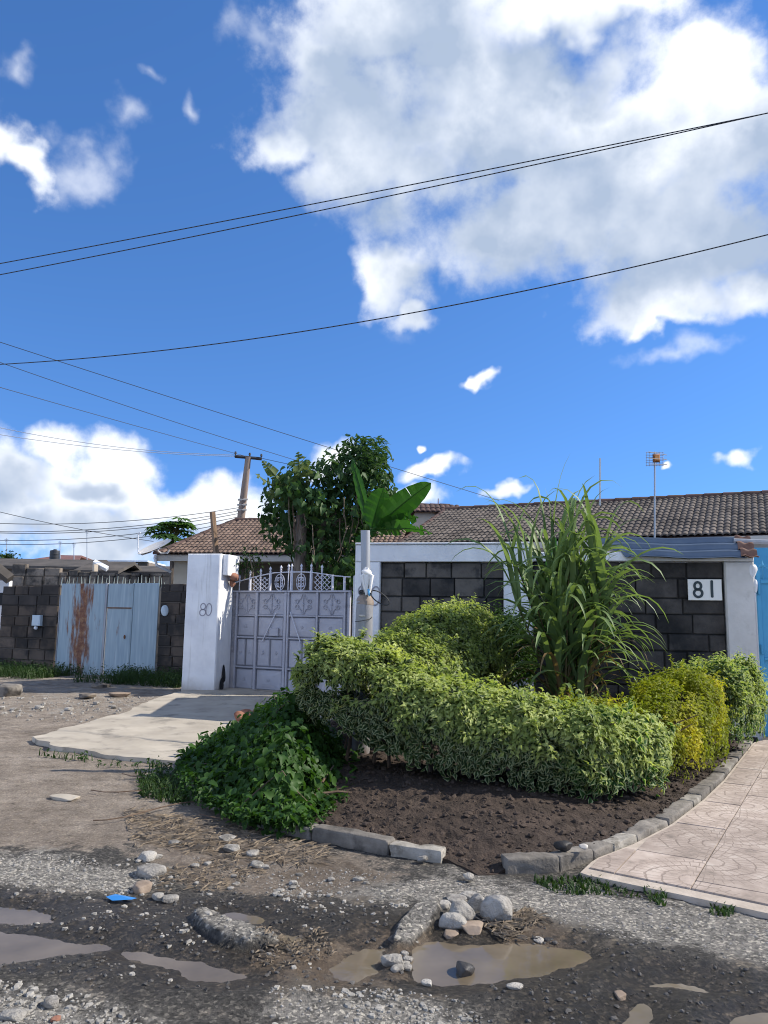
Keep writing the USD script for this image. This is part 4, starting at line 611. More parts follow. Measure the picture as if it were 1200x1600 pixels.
for px in np.arange(92, 262, 6.3):
    s = ls(px) + RNG.uniform(-.03, .03); h = RNG.uniform(.08, .2); mb = MB(); z = _lz + .005 if px < 248 else _lz - .05
    mb.tube([LFm.pt(s, .02, z - .05), LFm.pt(s + RNG.uniform(-.03, .03), .02, z + h)], [.016, .006], 4); part(rg_ if px < 247 else lw, 'spike', mb, 'glass_shard')
mb_ = thing('meter_box', 'pale blue metal meter box fixed to the brown block wall left of the rusty gate', 'meter box', LFm.pt(ls(62), -.1, 1.2))
mb = MB(); LFm.box(mb, ls(55), ls(68), -.10, -.012, LFm.hit(62, 978)[1], LFm.hit(62, 961)[1], .01); part(mb_, 'housing', mb, 'meter_box')
mb = MB(); LFm.box(mb, ls(56.5), ls(66.5), -.104, -.101, LFm.hit(62, 976.5)[1], LFm.hit(62, 962.5)[1]); part(mb_, 'lid', mb, 'meter_box')
mb = MB(); mb.add(*rock(LFm.pt(ls(60.5), -.06, LFm.hit(62, 981)[1]), .05, .04, .05, 3, 1, .1)); part(mb_, 'cable_gland', mb, 'billboard_white')
mb = MB(); mb.add(*rock(LFm.pt(ls(258), -.02, LFm.hit(258, 954)[1]), .09, .03, .13, 4, 2, .1)); tagp(part('/World', 'junction_cover', mb, 'meter_box', smooth=40), 'small round pale cover on the block pier between rusty gate and white pillar', 'wall cover')
# neighbour's low white wall and leaning sheet at the far left edge
mb = MB(); v = at(-30, 912, 22), at(14, 912, 22); nf = Frame(v[0][:2], v[1][:2]); nw = thing('far_white_house', 'sliver of a white house wall at the left edge behind the block wall', 'house', nf.pt(.3, 0, 0))
nf.box(mb, -1, nf.len, 0, .2, 0, v[0][2] + .1); part(nw, 'wall', mb, 'house_wall'); mb = MB(); nf.box(mb, nf.len - .45, nf.len - .1, -.03, -.004, v[0][2] - .6, v[0][2] - .25); part(nw, 'window', mb, 'dark_void')
mb = MB(); q = at(-30, 868, 21.5), at(16, 905, 21.5); mb.tube([q[0], q[1]], .16, 4); part(nw, 'roof_edge', mb, 'far_roof')
# ---------------------------------------------------------------- tiled roofs
def tile(o, u, v, n, w, l, th=.026, amp=.032, seg=12):
    """One double-roll roof tile: o its lower left corner, u along the eave, v up the slope."""
    x = np.linspace(0, 1, seg + 1); z = amp * (np.abs(np.sin(x * 2 * np.pi)) ** .8) ; k = seg + 1
    lo = o + x[:, None] * w * u + (z + th)[:, None] * n; hi = o + x[:, None] * w * u + v * (l * 1.12) + (z + .004)[:, None] * n; fr = o + x[:, None] * w * u + (z * 1. - .006)[:, None] * n
    i = np.arange(seg); f = np.vstack([np.stack([i, i + 1, k + i + 1, k + i], 1), np.stack([2 * k + i, 2 * k + i + 1, i + 1, i], 1)])
    return np.vstack([lo, hi, fr]), f
def tiled(house, O, U, V, width, length, w, l, mat_, keep=lambda a, b: True, seed=0, budget=300, order=None):
    N_ = np.cross(U, V); rg = np.random.default_rng(seed); todo = []
    for r in range(int(math.ceil(length / l))):
        for c in range(int(math.ceil(width / w))):
            a, b = c * w, r * l
            if keep(a + w / 2, b + l / 2): todo.append((a, b))
    todo.sort(key=lambda q: np.linalg.norm(O + U * q[0] + V * q[1] - EYE)); extra = MB()
    for i, (a, b) in enumerate(todo):
        uu = norm(U + V * rg.uniform(-.012, .012)); v, f = tile(O + U * a + V * b + N_ * rg.uniform(0, .008), uu, V, N_, w * .985, min(l, length - b + .05))
        x, y = proj(v[0])
        if i < budget and -60 < x < 1260: part(house, 'roof_tile', (v, f), mat_, smooth=True)
        else: extra.add(v, f)
    if extra.n: part(house, 'roof_tile', extra, mat_, smooth=True, kind='stuff')
def caps(house, a, b, r, l, m, lift=.02):
    a, b = np.asarray(a, float), np.asarray(b, float); L = np.linalg.norm(b - a); d = (b - a) / L; side = norm(np.cross(d, [0, 0, 1])); upv = np.cross(side, d)
    for k in range(int(L / l)):
        p0, p1 = a + d * (k * l), a + d * ((k + 1) * l + .02); g = np.linspace(-.15, math.pi + .15, 9); q = [p + side * (rr * math.cos(x)) + upv * (rr * .75 * math.sin(x) - .03 + lift) for p, rr in ((p0, r * 1.08), (p1, r * .9)) for x in g]
        mb = MB(); mb.add(np.array(q), grid_tris(2, 9)); mb.add(np.array([*q[:9], p0 - upv * .03]), np.array([[i, i + 1, 9] for i in range(8)])); part(house, 'ridge_tile', mb, m)
# house 81
R0, R1 = np.array([1.68, 20.4]), np.array([9.6, 16.5]); dU = norm(R1 - R0); dN = np.array([-dU[1], dU[0]]) * -1; ZR, ZE, RUN = 4.42, 3.22, 3.0
h81 = thing('tiled_house', 'long low house with grey brown tile roof behind the black block wall', 'house', (5.5, 20, 0))
U3 = np.array([*dU, 0]); Vv = norm(np.array([*(-dN * RUN), ZR - ZE])); O3 = np.array([*(R0 + dN * RUN), ZE]); SLP = math.hypot(RUN, ZR - ZE); WID = np.linalg.norm(R1 - R0)
mb = MB(); e = [O3, O3 + U3 * WID, O3 + U3 * WID + Vv * SLP, O3 + Vv * SLP, O3 + Vv * SLP + np.array([*(-dN * RUN), ZE - ZR]), O3 + U3 * WID + Vv * SLP + np.array([*(-dN * RUN), ZE - ZR])]
mb.add(np.array(e) - [0, 0, .03], [[0, 1, 2, 3], [3, 2, 5, 4]]); part(h81, 'roof_deck', mb, 'ridge_tile')
tiled(h81, O3, U3, Vv, WID, SLP, .25, SLP / 14, 'roof_tile', seed=3)
caps(h81, [*R0, ZR], [*R1, ZR], .13, .40, 'ridge_tile'); caps(h81, O3 + [0, 0, .0], [*R0, ZR], .10, .38, 'ridge_tile')
H81 = Frame(R0 + dN * (RUN - .45) + dU * .35, R1 + dN * (RUN - .45)); mb = MB(); H81.box(mb, 0, H81.len, 0, .2, 0, ZE + .1); part(h81, 'wall', mb, 'house_wall')
gw = MB(); gp = [[*(R0 + dN * (RUN - .45) + dU * .35), 0], [*(R0 - dN * (RUN - .45) + dU * .35), 0], [*(R0 - dN * (RUN - .45) + dU * .35), ZE + .1], [*(R0 + dU * .35), ZR - .1], [*(R0 + dN * (RUN - .45) + dU * .35), ZE + .1]]
gw.add(np.array(gp), [[0, 4, 1], [4, 2, 1], [4, 3, 2]]); gw.add(np.array(gp), [[0, 1, 4], [4, 1, 2], [4, 2, 3]]); part(h81, 'gable_wall', gw, 'cream_wall')
mb = MB(); H81.box(mb, -.4, H81.len + .5, -.50, -.44, ZE - .17, ZE - .04); part(h81, 'fascia', mb, 'fascia')
# little raised gable behind it
q0, q1 = at(648, 836, 22.5), at(700, 836, 22.5); KF = Frame(q0[:2], q1[:2]); kg = thing('raised_gable', 'small cream gable with dark mossy tiles rising left of the long roof', 'house', KF.pt(.4, 0, 0))
zk = KF.hit(670, 800)[1]; zk2 = KF.hit(680, 783)[1]
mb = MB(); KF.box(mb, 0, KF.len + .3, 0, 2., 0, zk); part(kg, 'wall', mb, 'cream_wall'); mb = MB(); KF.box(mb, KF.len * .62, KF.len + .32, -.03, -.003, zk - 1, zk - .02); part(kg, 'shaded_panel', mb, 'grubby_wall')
for k in range(5):
    for r in range(2):
        v, f = tile(KF.pt(-.15 + k * .30, -.22 + r * .3, zk - .03 + r * .14), np.array([*KF.d, .0]), norm(np.array([*KF.n, .45])), norm(np.array([*(-KF.n * .45), 1.])), .3, .33); part(kg, 'roof_tile', (v, f), 'ridge_tile', smooth=True)
mb = MB(); mb.add(np.array([KF.pt(-.2, -.2, zk - .03), KF.pt(KF.len + .4, -.2, zk - .03), KF.pt(KF.len + .1, .9, zk2), KF.pt(.25, .9, zk2), KF.pt(-.2, 2., zk), KF.pt(KF.len + .4, 2., zk)]), [[0, 1, 2, 3], [3, 2, 5, 4]]); mb.add(np.array([KF.pt(-.2, -.2, zk - .03), KF.pt(.25, .9, zk2), KF.pt(-.2, 2., zk)]), [[0, 1, 2], [0, 2, 1]]); part(kg, 'roof_deck', mb, 'ridge_tile')
caps(kg, KF.pt(-.22, -.2, zk), KF.pt(.25, .9, zk2), .1, .3, 'ridge_tile'); caps(kg, KF.pt(.2, .9, zk2), KF.pt(KF.len + .3, .9, zk2), .1, .3, 'ridge_tile')
mb = MB(); mb.tube([KF.pt(.75, .9, zk2), KF.pt(.75, .9, zk2 + .22)], .015, 6); part(kg, 'vent_pipe', mb, 'rust_metal')
# house 80
E0_, E1_ = at(243, 864, 19.6), at(470, 866, 19.0); EF = Frame(E0_[:2], E1_[:2]); ZE8 = (E0_[2] + E1_[2]) / 2; U8 = np.array([*EF.d, 0]); RUN8 = 2.6; top = EF.hit(400, 813, RUN8)[1]; V8 = norm(np.array([*(EF.n * RUN8), top - ZE8])); SL8 = math.hypot(RUN8, top - ZE8); s_h = EF.hit(368, 813, RUN8)[0]; W8 = 6.2
h80 = thing('hip_roof_house', 'house with brown tiled hip roof behind the ornate grey gate and white pillar', 'house', EF.pt(2, 1, 0)); O8 = np.array([*EF.a, ZE8])
mb = MB(); C_ = O8 + V8 * SL8 + U8 * s_h; D_ = O8 + V8 * SL8 + U8 * W8; B_ = O8 + U8 * W8; back = np.array([*(EF.n * 2 * RUN8), 0]); mb.add(np.array([O8, B_, D_, C_, O8 + back, B_ + back]) - [0, 0, .03], [[0, 1, 2, 3], [3, 2, 5, 4], [0, 3, 4, 4]]); part(h80, 'roof_deck', mb, 'ridge_tile')
tiled(h80, O8, U8, V8, W8, SL8, .25, SL8 / 14, 'roof_tile_brown', keep=lambda a, b: a > b / SL8 * s_h + .02, seed=8)
hv = C_ - O8
caps(h80, O8, C_, .10, .34, 'ridge_tile'); caps(h80, C_, D_, .11, .4, 'ridge_tile')
mb = MB(); EF.box(mb, .02, W8, .03, .07, ZE8 - .19, ZE8 - .03); part(h80, 'fascia', mb, 'fascia')
mb = MB(); EF.box(mb, .35, 1.35, .38, .6, 0, ZE8 - .12); part(h80, 'wall', mb, 'cream_wall'); mb = MB(); EF.box(mb, 1.352, W8, 1.5, 1.7, 0, ZE8 - .12); part(h80, 'porch_wall', mb, 'grubby_wall')
mb = MB(); EF.box(mb, .10, W8, .08, 1.5, ZE8 - .14, ZE8 - .10); part(h80, 'soffit', mb, 'fascia')
mb = MB(); EF.box(mb, .9, 1.2, .37, .378, 1.9, 2.7); part(h80, 'window', mb, 'dark_void')
mb = MB(); mb.tube([O8 + [0, 0, -.05], O8 + np.array([*(-EF.n * .02), -.12]), O8 + np.array([*(EF.d * .05), -.3]), O8 + np.array([*(EF.d * .3 + EF.n * .3), -.45])], .04, 7); part(h80, 'rainwater_pipe', mb, 'grubby_plastic', smooth=40)
# ---------------------------------------------------------------- hedges
def spine_eval(P_, s):
    P_ = np.asarray(P_, float); seg = np.r_[0, np.cumsum(np.linalg.norm(np.diff(P_[:, :2], axis=0), axis=1))]; u = s * seg[-1]
    out = np.column_stack([np.interp(u, seg, P_[:, k]) for k in range(P_.shape[1])]); e = np.interp(np.clip(u + .05, 0, seg[-1]), seg, P_[:, 0]) - np.interp(np.clip(u - .05, 0, seg[-1]), seg, P_[:, 0]), np.interp(np.clip(u + .05, 0, seg[-1]), seg, P_[:, 1]) - np.interp(np.clip(u - .05, 0, seg[-1]), seg, P_[:, 1])
    d = norm(np.column_stack(e)); return out, d, seg[-1]
def hedge(name, label, cat, spine, n, L, W, m, seed, depth=.35, bump_=.12, e=3., twig=True, shoots=.12, colour2=None):
    """spine rows: x, y, half width, bottom height, top height. Leaves fill the outer layer of the clipped body."""
    rg = np.random.default_rng(seed); sp = np.asarray(spine, float); mid = spine_eval(sp, np.array([.5]))[0][0]; th = thing(name, label, cat, (mid[0], mid[1], .1))
    tot = spine_eval(sp, np.array([0.]))[2]; hw0 = sp[:, 2].mean(); ext = hw0 / tot
    s = rg.uniform(-ext, 1 + ext, n); over = np.maximum(np.maximum(-s, s - 1), 0) * tot / hw0; sc = np.sqrt(np.clip(1 - over ** 2, .02, 1))
    c, d, _ = spine_eval(sp, np.clip(s, 0, 1)); c[:, 0] += d[:, 0] * (s - np.clip(s, 0, 1)) * tot; c[:, 1] += d[:, 1] * (s - np.clip(s, 0, 1)) * tot
    a = rg.uniform(-.55 * math.pi, 1.55 * math.pi, n); a = np.where(np.sin(a) < -.75, rg.uniform(0, math.pi, n), a)
    ca, sa = np.cos(a), np.sin(a); k = (np.abs(ca) ** e + np.abs(sa) ** e) ** (-1 / e); lat, ver = ca * k, sa * k
    hw, hh, zc = c[:, 2] * sc, (c[:, 4] - c[:, 3]) / 2 * sc, (c[:, 3] + c[:, 4]) / 2
    base = np.column_stack([c[:, 0] - d[:, 1] * lat * hw, c[:, 1] + d[:, 0] * lat * hw, zc + ver * hh]); nz = meshkit.fbm(base * 2.2 + seed, 3, seed) - .5; nz2 = meshkit.fbm(base * 7. + seed, 2, seed + 5) - .5
    rad = 1 - depth * rg.random(n) ** 2.2 + bump_ * 2.4 * nz + bump_ * 2.2 * nz2
    sh = rg.random(n) < shoots; rad = rad + np.where(sh & (sa > .2), rg.uniform(0, .12, n), 0)
    pos = np.column_stack([c[:, 0] - d[:, 1] * lat * hw * rad, c[:, 1] + d[:, 0] * lat * hw * rad, zc + ver * hh * np.where(ver > 0, rad, rad * rg.uniform(.75, 1.08, n))])
    out = norm(np.column_stack([-d[:, 1] * ca, d[:, 0] * ca, sa])); nr = norm(out * .9 + [.1, 0, .45] + rg.normal(0, .38, (n, 3))); tp = norm(out * .5 + rg.normal(0, .8, (n, 3)) - [0, 0, .25])
    gap = meshkit.fbm(base * 4.5 + seed, 2, seed + 9); low = sstep(c[:, 3] + .42, c[:, 3] + .04, pos[:, 2]) * (.25 + 1.2 * meshkit.fbm(base * 3. + 5, 2, seed + 11)); keep = (gap > .35 + .1 * rg.random(n)) & (rg.random(n) > low * 1.05)
    pos, out, nr, tp = pos[keep], out[keep], nr[keep], tp[keep]; n = len(pos)
    # sprigs that have grown past the clipped outline
    o_ = np.nonzero(out[:, 2] > -.2)[0]; sp_ = rg.choice(o_, int(n / 90), replace=False); sd_ = norm(out[sp_] * .8 + [0, 0, .5] + rg.normal(0, .35, (len(sp_), 3))); tt_ = np.tile(np.linspace(.1, 1, 9), len(sp_)); ln_ = np.repeat(rg.uniform(.06, .17, len(sp_)), 9); ds_ = np.repeat(sd_, 9, 0)
    pos = np.vstack([pos, np.repeat(pos[sp_], 9, 0) + ds_ * (tt_ * ln_)[:, None]]); out = np.vstack([out, ds_]); nr = np.vstack([nr, norm(rg.normal(0, .6, ds_.shape) + [0, 0, .8])]); tp = np.vstack([tp, norm(ds_ * .7 + rg.normal(0, .8, ds_.shape))]); n = len(pos)
    sz = rg.uniform(.7, 1.25, n); v, f, ed = leaves(pos, nr, tp, L * sz, W * sz); part(th, 'foliage', (v, f), m, edge=ed, kind='stuff')
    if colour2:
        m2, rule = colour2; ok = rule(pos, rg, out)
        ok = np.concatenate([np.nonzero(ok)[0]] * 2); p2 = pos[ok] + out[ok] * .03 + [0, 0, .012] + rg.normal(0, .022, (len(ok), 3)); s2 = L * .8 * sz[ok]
        v, f, ed = leaves(p2, norm(nr[ok] + out[ok] * .6 + rg.normal(0, .35, p2.shape) + [.35, 0, .3]), norm(tp[ok] + rg.normal(0, .5, p2.shape)), s2, s2 * W / L); part(th, 'foliage', (v, f), m2, edge=ed, kind='stuff', label='paler young leaves, sunlight put into their colour, on the top and sunward side')
    if twig:
        for q in np.arange(.06, 1, .24 / tot):
            b, dd, _ = spine_eval(sp, np.array([q])); b = b[0]; x, y = b[0] + rg.normal(0, .06), b[1] + rg.normal(0, .06); mb = MB(); z0 = .08; hz = b[4] * .8
            top_ = np.array([x + rg.normal(0, .08), y + rg.normal(0, .08), hz]); mb.tube([(x, y, z0), (x + rg.normal(0, .03), y + rg.normal(0, .03), hz * .5), top_], [.022, .016, .008], 6)
            for _ in range(4): st = np.array([x, y, rg.uniform(.15, .5) * hz + .1]); mb.tube([st, st + [rg.normal(0, .1), rg.normal(0, .1), .18], st + [rg.normal(0, .22), rg.normal(0, .22), .38]], [.010, .007, .004], 5)
            part(th, 'stem', mb, 'twig')
    return th
SUNLIT = ('hedge_leaf_sunlit', lambda p, rg, o: (rg.random(len(p)) < .95 * sstep(-.25, .7, o[:, 2] + .35 * o[:, 0])))  # paler leaves weighted to top and sunward side, sunlight put into leaf colour
hedge('hedge', 'big variegated light green hedge mass around the lamp post stump', 'hedge', [(.28, 8.9, .56, .1, 1.26), (.62, 9.6, .66, .1, 1.52), (.95, 10.3, .70, .1, 1.66)], 32000, .068, .036, 'hedge_leaf', 101, bump_=.10, colour2=SUNLIT)
hedge('hedge', 'dark shaded hedge block against the grey stone panel, right of the light hedge', 'hedge', [(1.0, 10.75, .40, .1, 1.62), (1.62, 10.45, .42, .1, 1.62)], 15000, .058, .03, 'hedge_leaf_shaded', 102)
hedge('hedge', 'low front hedge with ragged open base along the garden soil', 'hedge', [(-.42, 7.74, .40, .46, 1.27), (.05, 7.46, .42, .22, 1.15), (.55, 7.14, .42, .14, .94), (1.1, 6.92, .40, .09, .82), (1.65, 6.76, .36, .05, .77)], 36000, .070, .037, 'hedge_leaf', 103, bump_=.13, colour2=SUNLIT)
hedge('golden_bush', 'thin strip of yellow leaves along the hedge top, in front of the cane grass', 'bush', [(1.35, 7.35, .16, .45, .80), (1.75, 7.25, .18, .45, .82), (2.05, 7.3, .18, .4, .82)], 5000, .042, .022, 'golden_leaf', 107, bump_=.12)
hedge('hedge', 'green and cream shrub with big bold leaves at the corner before the yellow bush', 'hedge', [(1.72, 6.72, .33, .0, .72), (2.18, 6.98, .30, .02, .70)], 9500, .075, .042, 'hedge_leaf_bold', 104, bump_=.13, colour2=('hedge_leaf_sunlit', lambda p, rg, o: rg.random(len(p)) < .5 * sstep(-.2, .8, o[:, 2] + .6 * o[:, 0])))
hedge('golden_bush', 'bright yellow golden clipped bush at the right bend of the hedge', 'bush', [(2.34, 7.28, .30, .0, .74), (2.80, 7.78, .38, .0, .92), (3.28, 8.45, .40, .0, 1.03)], 26000, .042, .022, 'golden_leaf', 105, bump_=.10)
hedge('hedge', 'rounded variegated shrub ending the hedge beside the grey end pier and blue gate', 'hedge', [(3.75, 9.05, .40, .05, 1.08), (4.25, 9.6, .36, .05, 1.06)], 12000, .062, .034, 'hedge_leaf_bold', 106, bump_=.13, colour2=('hedge_leaf_sunlit', lambda p, rg, o: rg.random(len(p)) < .45 * sstep(-.2, .8, o[:, 2] + .6 * o[:, 0])))
# ---------------------------------------------------------------- creeper mound at the left corner of the bed
CP = Polygon([KL[0] + [.10, .02], KL[1] + [.08, -.02], KL[2] + [.05, -.06], KL[3] + [.0, -.12], KL[4] + [-.10, -.02], np.array([-.30, 6.6]), np.array([-.20, 7.6]), np.array([-.55, 9.0]), np.array([-1.1, 10.3]), np.array([-1.5, 10.2]), np.array([-1.75, 9.3])])
def creeper_h(x, y):
    p = shapely.points(x, y); d = shapely.distance(CP.exterior, p); return .12 + .34 * sstep(0, .6, d) * (.45 + 1.1 * fbm2(x, y, 2.2, 3, 71)) * (1 - .3 * sstep(6.6, 5.6, y)) * (.5 + .85 * sstep(-1.9, -.75, x)) + .10 * sstep(7.5, 9, y)
crp = thing('creeper', 'dark green trailing creeper with broad leaves spilling over the left kerb', 'creeper', (-1.1, 7.6, .05))
rg = np.random.default_rng(72); q = rg.uniform(CP.bounds[:2], CP.bounds[2:], (20000, 2)); q = q[shapely.contains_xy(CP.buffer(.05), q[:, 0], q[:, 1])][:7500]
hz = creeper_h(q[:, 0], q[:, 1]); zz = hz * (1 - .6 * rg.random(len(q)) ** 2.5) + rg.normal(0, .03, len(q)); e_ = .05; gx_ = (creeper_h(q[:, 0] + e_, q[:, 1]) - creeper_h(q[:, 0] - e_, q[:, 1])) / (2 * e_); gy_ = (creeper_h(q[:, 0], q[:, 1] + e_) - creeper_h(q[:, 0], q[:, 1] - e_)) / (2 * e_)
nr = norm(norm(np.column_stack([-gx_, -gy_, np.ones(len(q))])) + rg.normal(0, .42, (len(q), 3))); tp = norm(np.column_stack([-gx_, -gy_ - .5, -.3 * np.ones(len(q))]) + rg.normal(0, .7, (len(q), 3))); sz = rg.uniform(.04, .085, len(q)); top_i = np.argsort(-(zz - hz) * 2 - sz)[:240]
for i in top_i: v, f, ed = leaves(np.array([[*q[i], zz[i] + .03]]), nr[i:i + 1], tp[i:i + 1], sz[i:i + 1] * 1.1, sz[i:i + 1] * 1.05, heart=True); part(crp, 'leaf', (v, f), 'creeper_leaf', edge=ed, smooth=True)
rest = np.setdiff1d(np.arange(len(q)), top_i); v, f, ed = leaves(np.column_stack([q, zz])[rest], nr[rest], tp[rest], sz[rest], sz[rest] * .95, heart=True); part(crp, 'foliage', (v, f), 'creeper_leaf', edge=ed, smooth=True, kind='stuff')
nf_ = 9000; q2 = rg.uniform(CP.bounds[:2], CP.bounds[2:], (nf_ * 3, 2)); q2 = q2[shapely.contains_xy(CP.buffer(.12), q2[:, 0], q2[:, 1])][:nf_]; h2 = creeper_h(q2[:, 0], q2[:, 1]); v, f, ed = leaves(np.column_stack([q2, h2 * rg.uniform(.3, 1.02, len(q2))]), norm(rg.normal(0, .5, (len(q2), 3)) + [0, -.2, .8]), rg.normal(0, 1, (len(q2), 3)), rg.uniform(.025, .06, len(q2)), rg.uniform(.015, .03, len(q2))); part(crp, 'foliage', (v, f), 'creeper_leaf', edge=ed, kind='stuff')
for k in range(16):
    i = int(rg.integers(len(q))); a = np.array([*q[i], zz[i]]); dr_ = norm(rg.normal(0, 1, 2)); pts = []
    for t in np.linspace(0, 1, 8): x, y = a[:2] + dr_ * t * .9 + [0, .1 * math.sin(t * 6)]; pts.append((x, y, float(creeper_h(np.array([x]), np.array([y]))[0]) + .02 if CP.contains(Point(x, y)) else .03))
    mb = MB(); mb.tube(pts, .005, 5); part(crp, 'runner', mb, 'twig')
# ---------------------------------------------------------------- tall cane grass
def blade(p0, dirxy, up_, length, width, droop, seed, n=11, twist=.4):
    """An arching strap leaf with a midrib fold."""
    rg = np.random.default_rng(seed); d = np.array([dirxy[0], dirxy[1], 0.]); v = norm(d * math.cos(up_) + np.array([0, 0, math.sin(up_)])); p = np.array(p0, float); c = [p.copy()]; g = droop
    for k in range(n - 1): v = norm(v + np.array([0, 0, -g * (k / n) ** 1.3]) + rg.normal(0, .02, 3)); p = p + v * length / (n - 1); c.append(p.copy())
    c = np.array(c); t = norm(np.gradient(c, axis=0)); sd = norm(np.cross(t, [0, 0, 1.]) + 1e-6); nn = np.cross(sd, t); u = np.linspace(0, 1, n); w = width * np.clip(np.minimum(u * 6 + .35, 1), 0, 1) * (1 - u ** 3.2) * .5 + .0008; tw = twist * u * rg.normal(0, 1)
    s2 = sd * np.cos(tw)[:, None] + nn * np.sin(tw)[:, None]; n2 = np.cross(s2, t); l = c - s2 * w[:, None] + n2 * (w * .35)[:, None]; r = c + s2 * w[:, None] + n2 * (w * .35)[:, None]
    V = np.stack([l, c, r], 1).reshape(-1, 3); i = np.arange(n - 1) * 3; F = np.vstack([np.stack([i, i + 1, i + 4, i + 3], 1), np.stack([i + 1, i + 2, i + 5, i + 4], 1)]); return V, F
cane = thing('cane_grass', 'tall clump of cane grass with long arching green blades in the garden bed', 'cane plant', (2.18, 9.25, .15)); rg = np.random.default_rng(81)
for k in range(28):
    a = rg.uniform(0, 6.28); r_ = rg.uniform(.02, .24); b = np.array([2.18 + r_ * math.cos(a), 9.25 + r_ * .8 * math.sin(a), .12]); lean = np.array([math.cos(a), math.sin(a) * .5]) * rg.uniform(.0, .14) + [(-.22 if k % 5 < 2 else .16) * rg.uniform(.4, 1.2), 0]; H = rg.uniform(1.15, 2.25); mb = MB()
    st = [b + np.array([*(lean * (t ** 1.4) * H), t * H]) for t in np.linspace(0, 1, 9)]; mb.tube(st, np.linspace(.017, .008, 9), 7); part(cane, 'stalk', mb, 'cane_stalk', smooth=40)
    nb = 11
    for j in range(nb):
        t = .18 + .82 * (j / (nb - 1)) ** .8; i0 = t * 8; i1 = min(int(i0), 7); p0 = st[i1] + (st[i1 + 1] - st[i1]) * (i0 - i1); az = (0. if rg.random() < .62 else math.pi) + rg.normal(0, .75) if k % 5 >= 2 else (math.pi if rg.random() < .6 else 0.) + rg.normal(0, .8); dry = t < .45 and rg.random() < .55
        topk = t > .8; ln = rg.uniform(.95, 1.5) * (.75 if dry else 1.) * (1 if not topk else 1.05); V, F = blade(p0, (math.cos(az), math.sin(az)), rg.uniform(1.15, 1.5) if topk else rg.uniform(.7, 1.3), ln, rg.uniform(.050, .092) * (.6 if dry else 1), rg.uniform(.45, .95) if not dry else rg.uniform(.7, 1.1), int(rg.integers(1e6)))
        part(cane, 'dry_blade' if dry else 'blade', (V, F), 'cane_dry' if dry else 'cane_blade', smooth=True)
for k in range(40):
    az = rg.uniform(0, 6.28); V, F = blade((2.18 + rg.normal(0, .12), 9.2 + rg.normal(0, .1), .15), (math.cos(az), math.sin(az)), rg.uniform(.9, 1.4), rg.uniform(.5, 1.1), .03, rg.uniform(.3, .8), int(rg.integers(1e6))); part(cane, 'blade', (V, F), 'cane_blade' if rg.random() < .7 else 'cane_dry', smooth=True)
# ---------------------------------------------------------------- banana plants
def banana_leaf(p0, az, elev, length, width, droop, seed, tear=.3, n=22, roll=0., fold=.35):
    """One big leaf: a midrib tube that is part of the blade, halves torn into strips here and there. Returns the mesh."""
    rg = np.random.default_rng(seed); v = np.array([math.cos(az) * math.cos(elev), math.sin(az) * math.cos(elev), math.sin(elev)]); p = np.array(p0, float); c = [p.copy()]
    for k in range(n - 1): v = norm(v + np.array([0, 0, -droop / n * (.4 + 1.4 * k / n)])); p = p + v * length / (n - 1); c.append(p.copy())
    c = np.array(c); t = norm(np.gradient(c, axis=0)); sd = norm(np.cross(t, [0, 0, 1.]) + 1e-6); nn = np.cross(sd, t); s2 = sd * math.cos(roll) + nn * math.sin(roll); n2 = np.cross(s2, t); u = np.linspace(0, 1, n); st = .14
    w = np.where(u < st, .012, width / 2 * np.clip(np.sin(np.clip((u - st) / (1 - st), 0, 1) ** .8 * math.pi) ** .55, 0, 1)) + .002; mb = MB(); mb.tube(c, np.linspace(.020, .004, n) * (length / 1.4), 6)
    for side in (-1, 1):
        cuts = np.sort(rg.random(n) < tear); cut = rg.random(n) < tear; ang = 0.
        for k in range(int(st * n), n - 1):
            if cut[k]: ang = rg.uniform(-.5, .5) * tear * 2.2
            g = .012 * cut[k] * length; rows = []
            for kk, off in ((k, g), (k + 1, 0.)):
                row = []
                for j, x in enumerate((0, .4, .75, 1.)):
                    rise = fold * x * w[kk] - .55 * x * x * w[kk] * (fold + .15) + math.sin(ang) * w[kk] * x; row.append(c[kk] + t[kk] * (off * x + .10 * x * w[kk]) + s2[kk] * side * x * w[kk] * math.cos(ang) + n2[kk] * (rise + .012 * math.sin(kk * 2.1) * x))
                rows.append(row)
            mb.add(np.array(rows).reshape(-1, 3), grid_tris(2, 4))
    return mb
ban = thing('banana_plant', 'banana plant with broad glossy leaves beside the tangled tree, above the white wall', 'banana plant', (.02, 14.9, 0)); mb = MB(); mb.tube([(.02, 14.9, 0), (.05, 14.9, 1.2), (.0, 14.9, 2.4), (.0, 14.9, 3.0)], [.12, .10, .08, .05], 9); part(ban, 'stem', mb, 'creeper_leaf' if False else 'cane_stalk', smooth=40)
bp = at(580, 832, 14.9)
for k, (tx, ty, el_, wd, dr, rl, tear, yy) in enumerate([(676, 758, None, .52, .35, .9, .06, 14.4), (655, 812, None, .42, .7, .7, .55, 14.6), (676, 838, None, .34, .8, .5, .5, 14.2), (608, 768, None, .50, 1.0, .8, .1, 14.5), (546, 722, None, .24, .3, 1.3, .2, 15.6), (560, 850, None, .3, .8, .4, .4, 14.5), (625, 795, None, .3, .5, .9, .5, 15.4)]):
    tgt = at(tx, ty, yy); d = tgt - bp; ln = np.linalg.norm(d) * 1.06; az = math.atan2(d[1], d[0]); part(ban, 'leaf', banana_leaf(bp - d * .06, az, math.asin(d[2] / np.linalg.norm(d)) + dr * .28, ln, wd, dr * .55, 200 + k, tear, roll=rl), 'banana_leaf')
ban2 = thing('banana_plant', 'banana plant with ragged pale torn leaves at the left of the tangled tree', 'banana plant', (-1.95, 16.2, 0)); b2 = at(470, 820, 16.2)
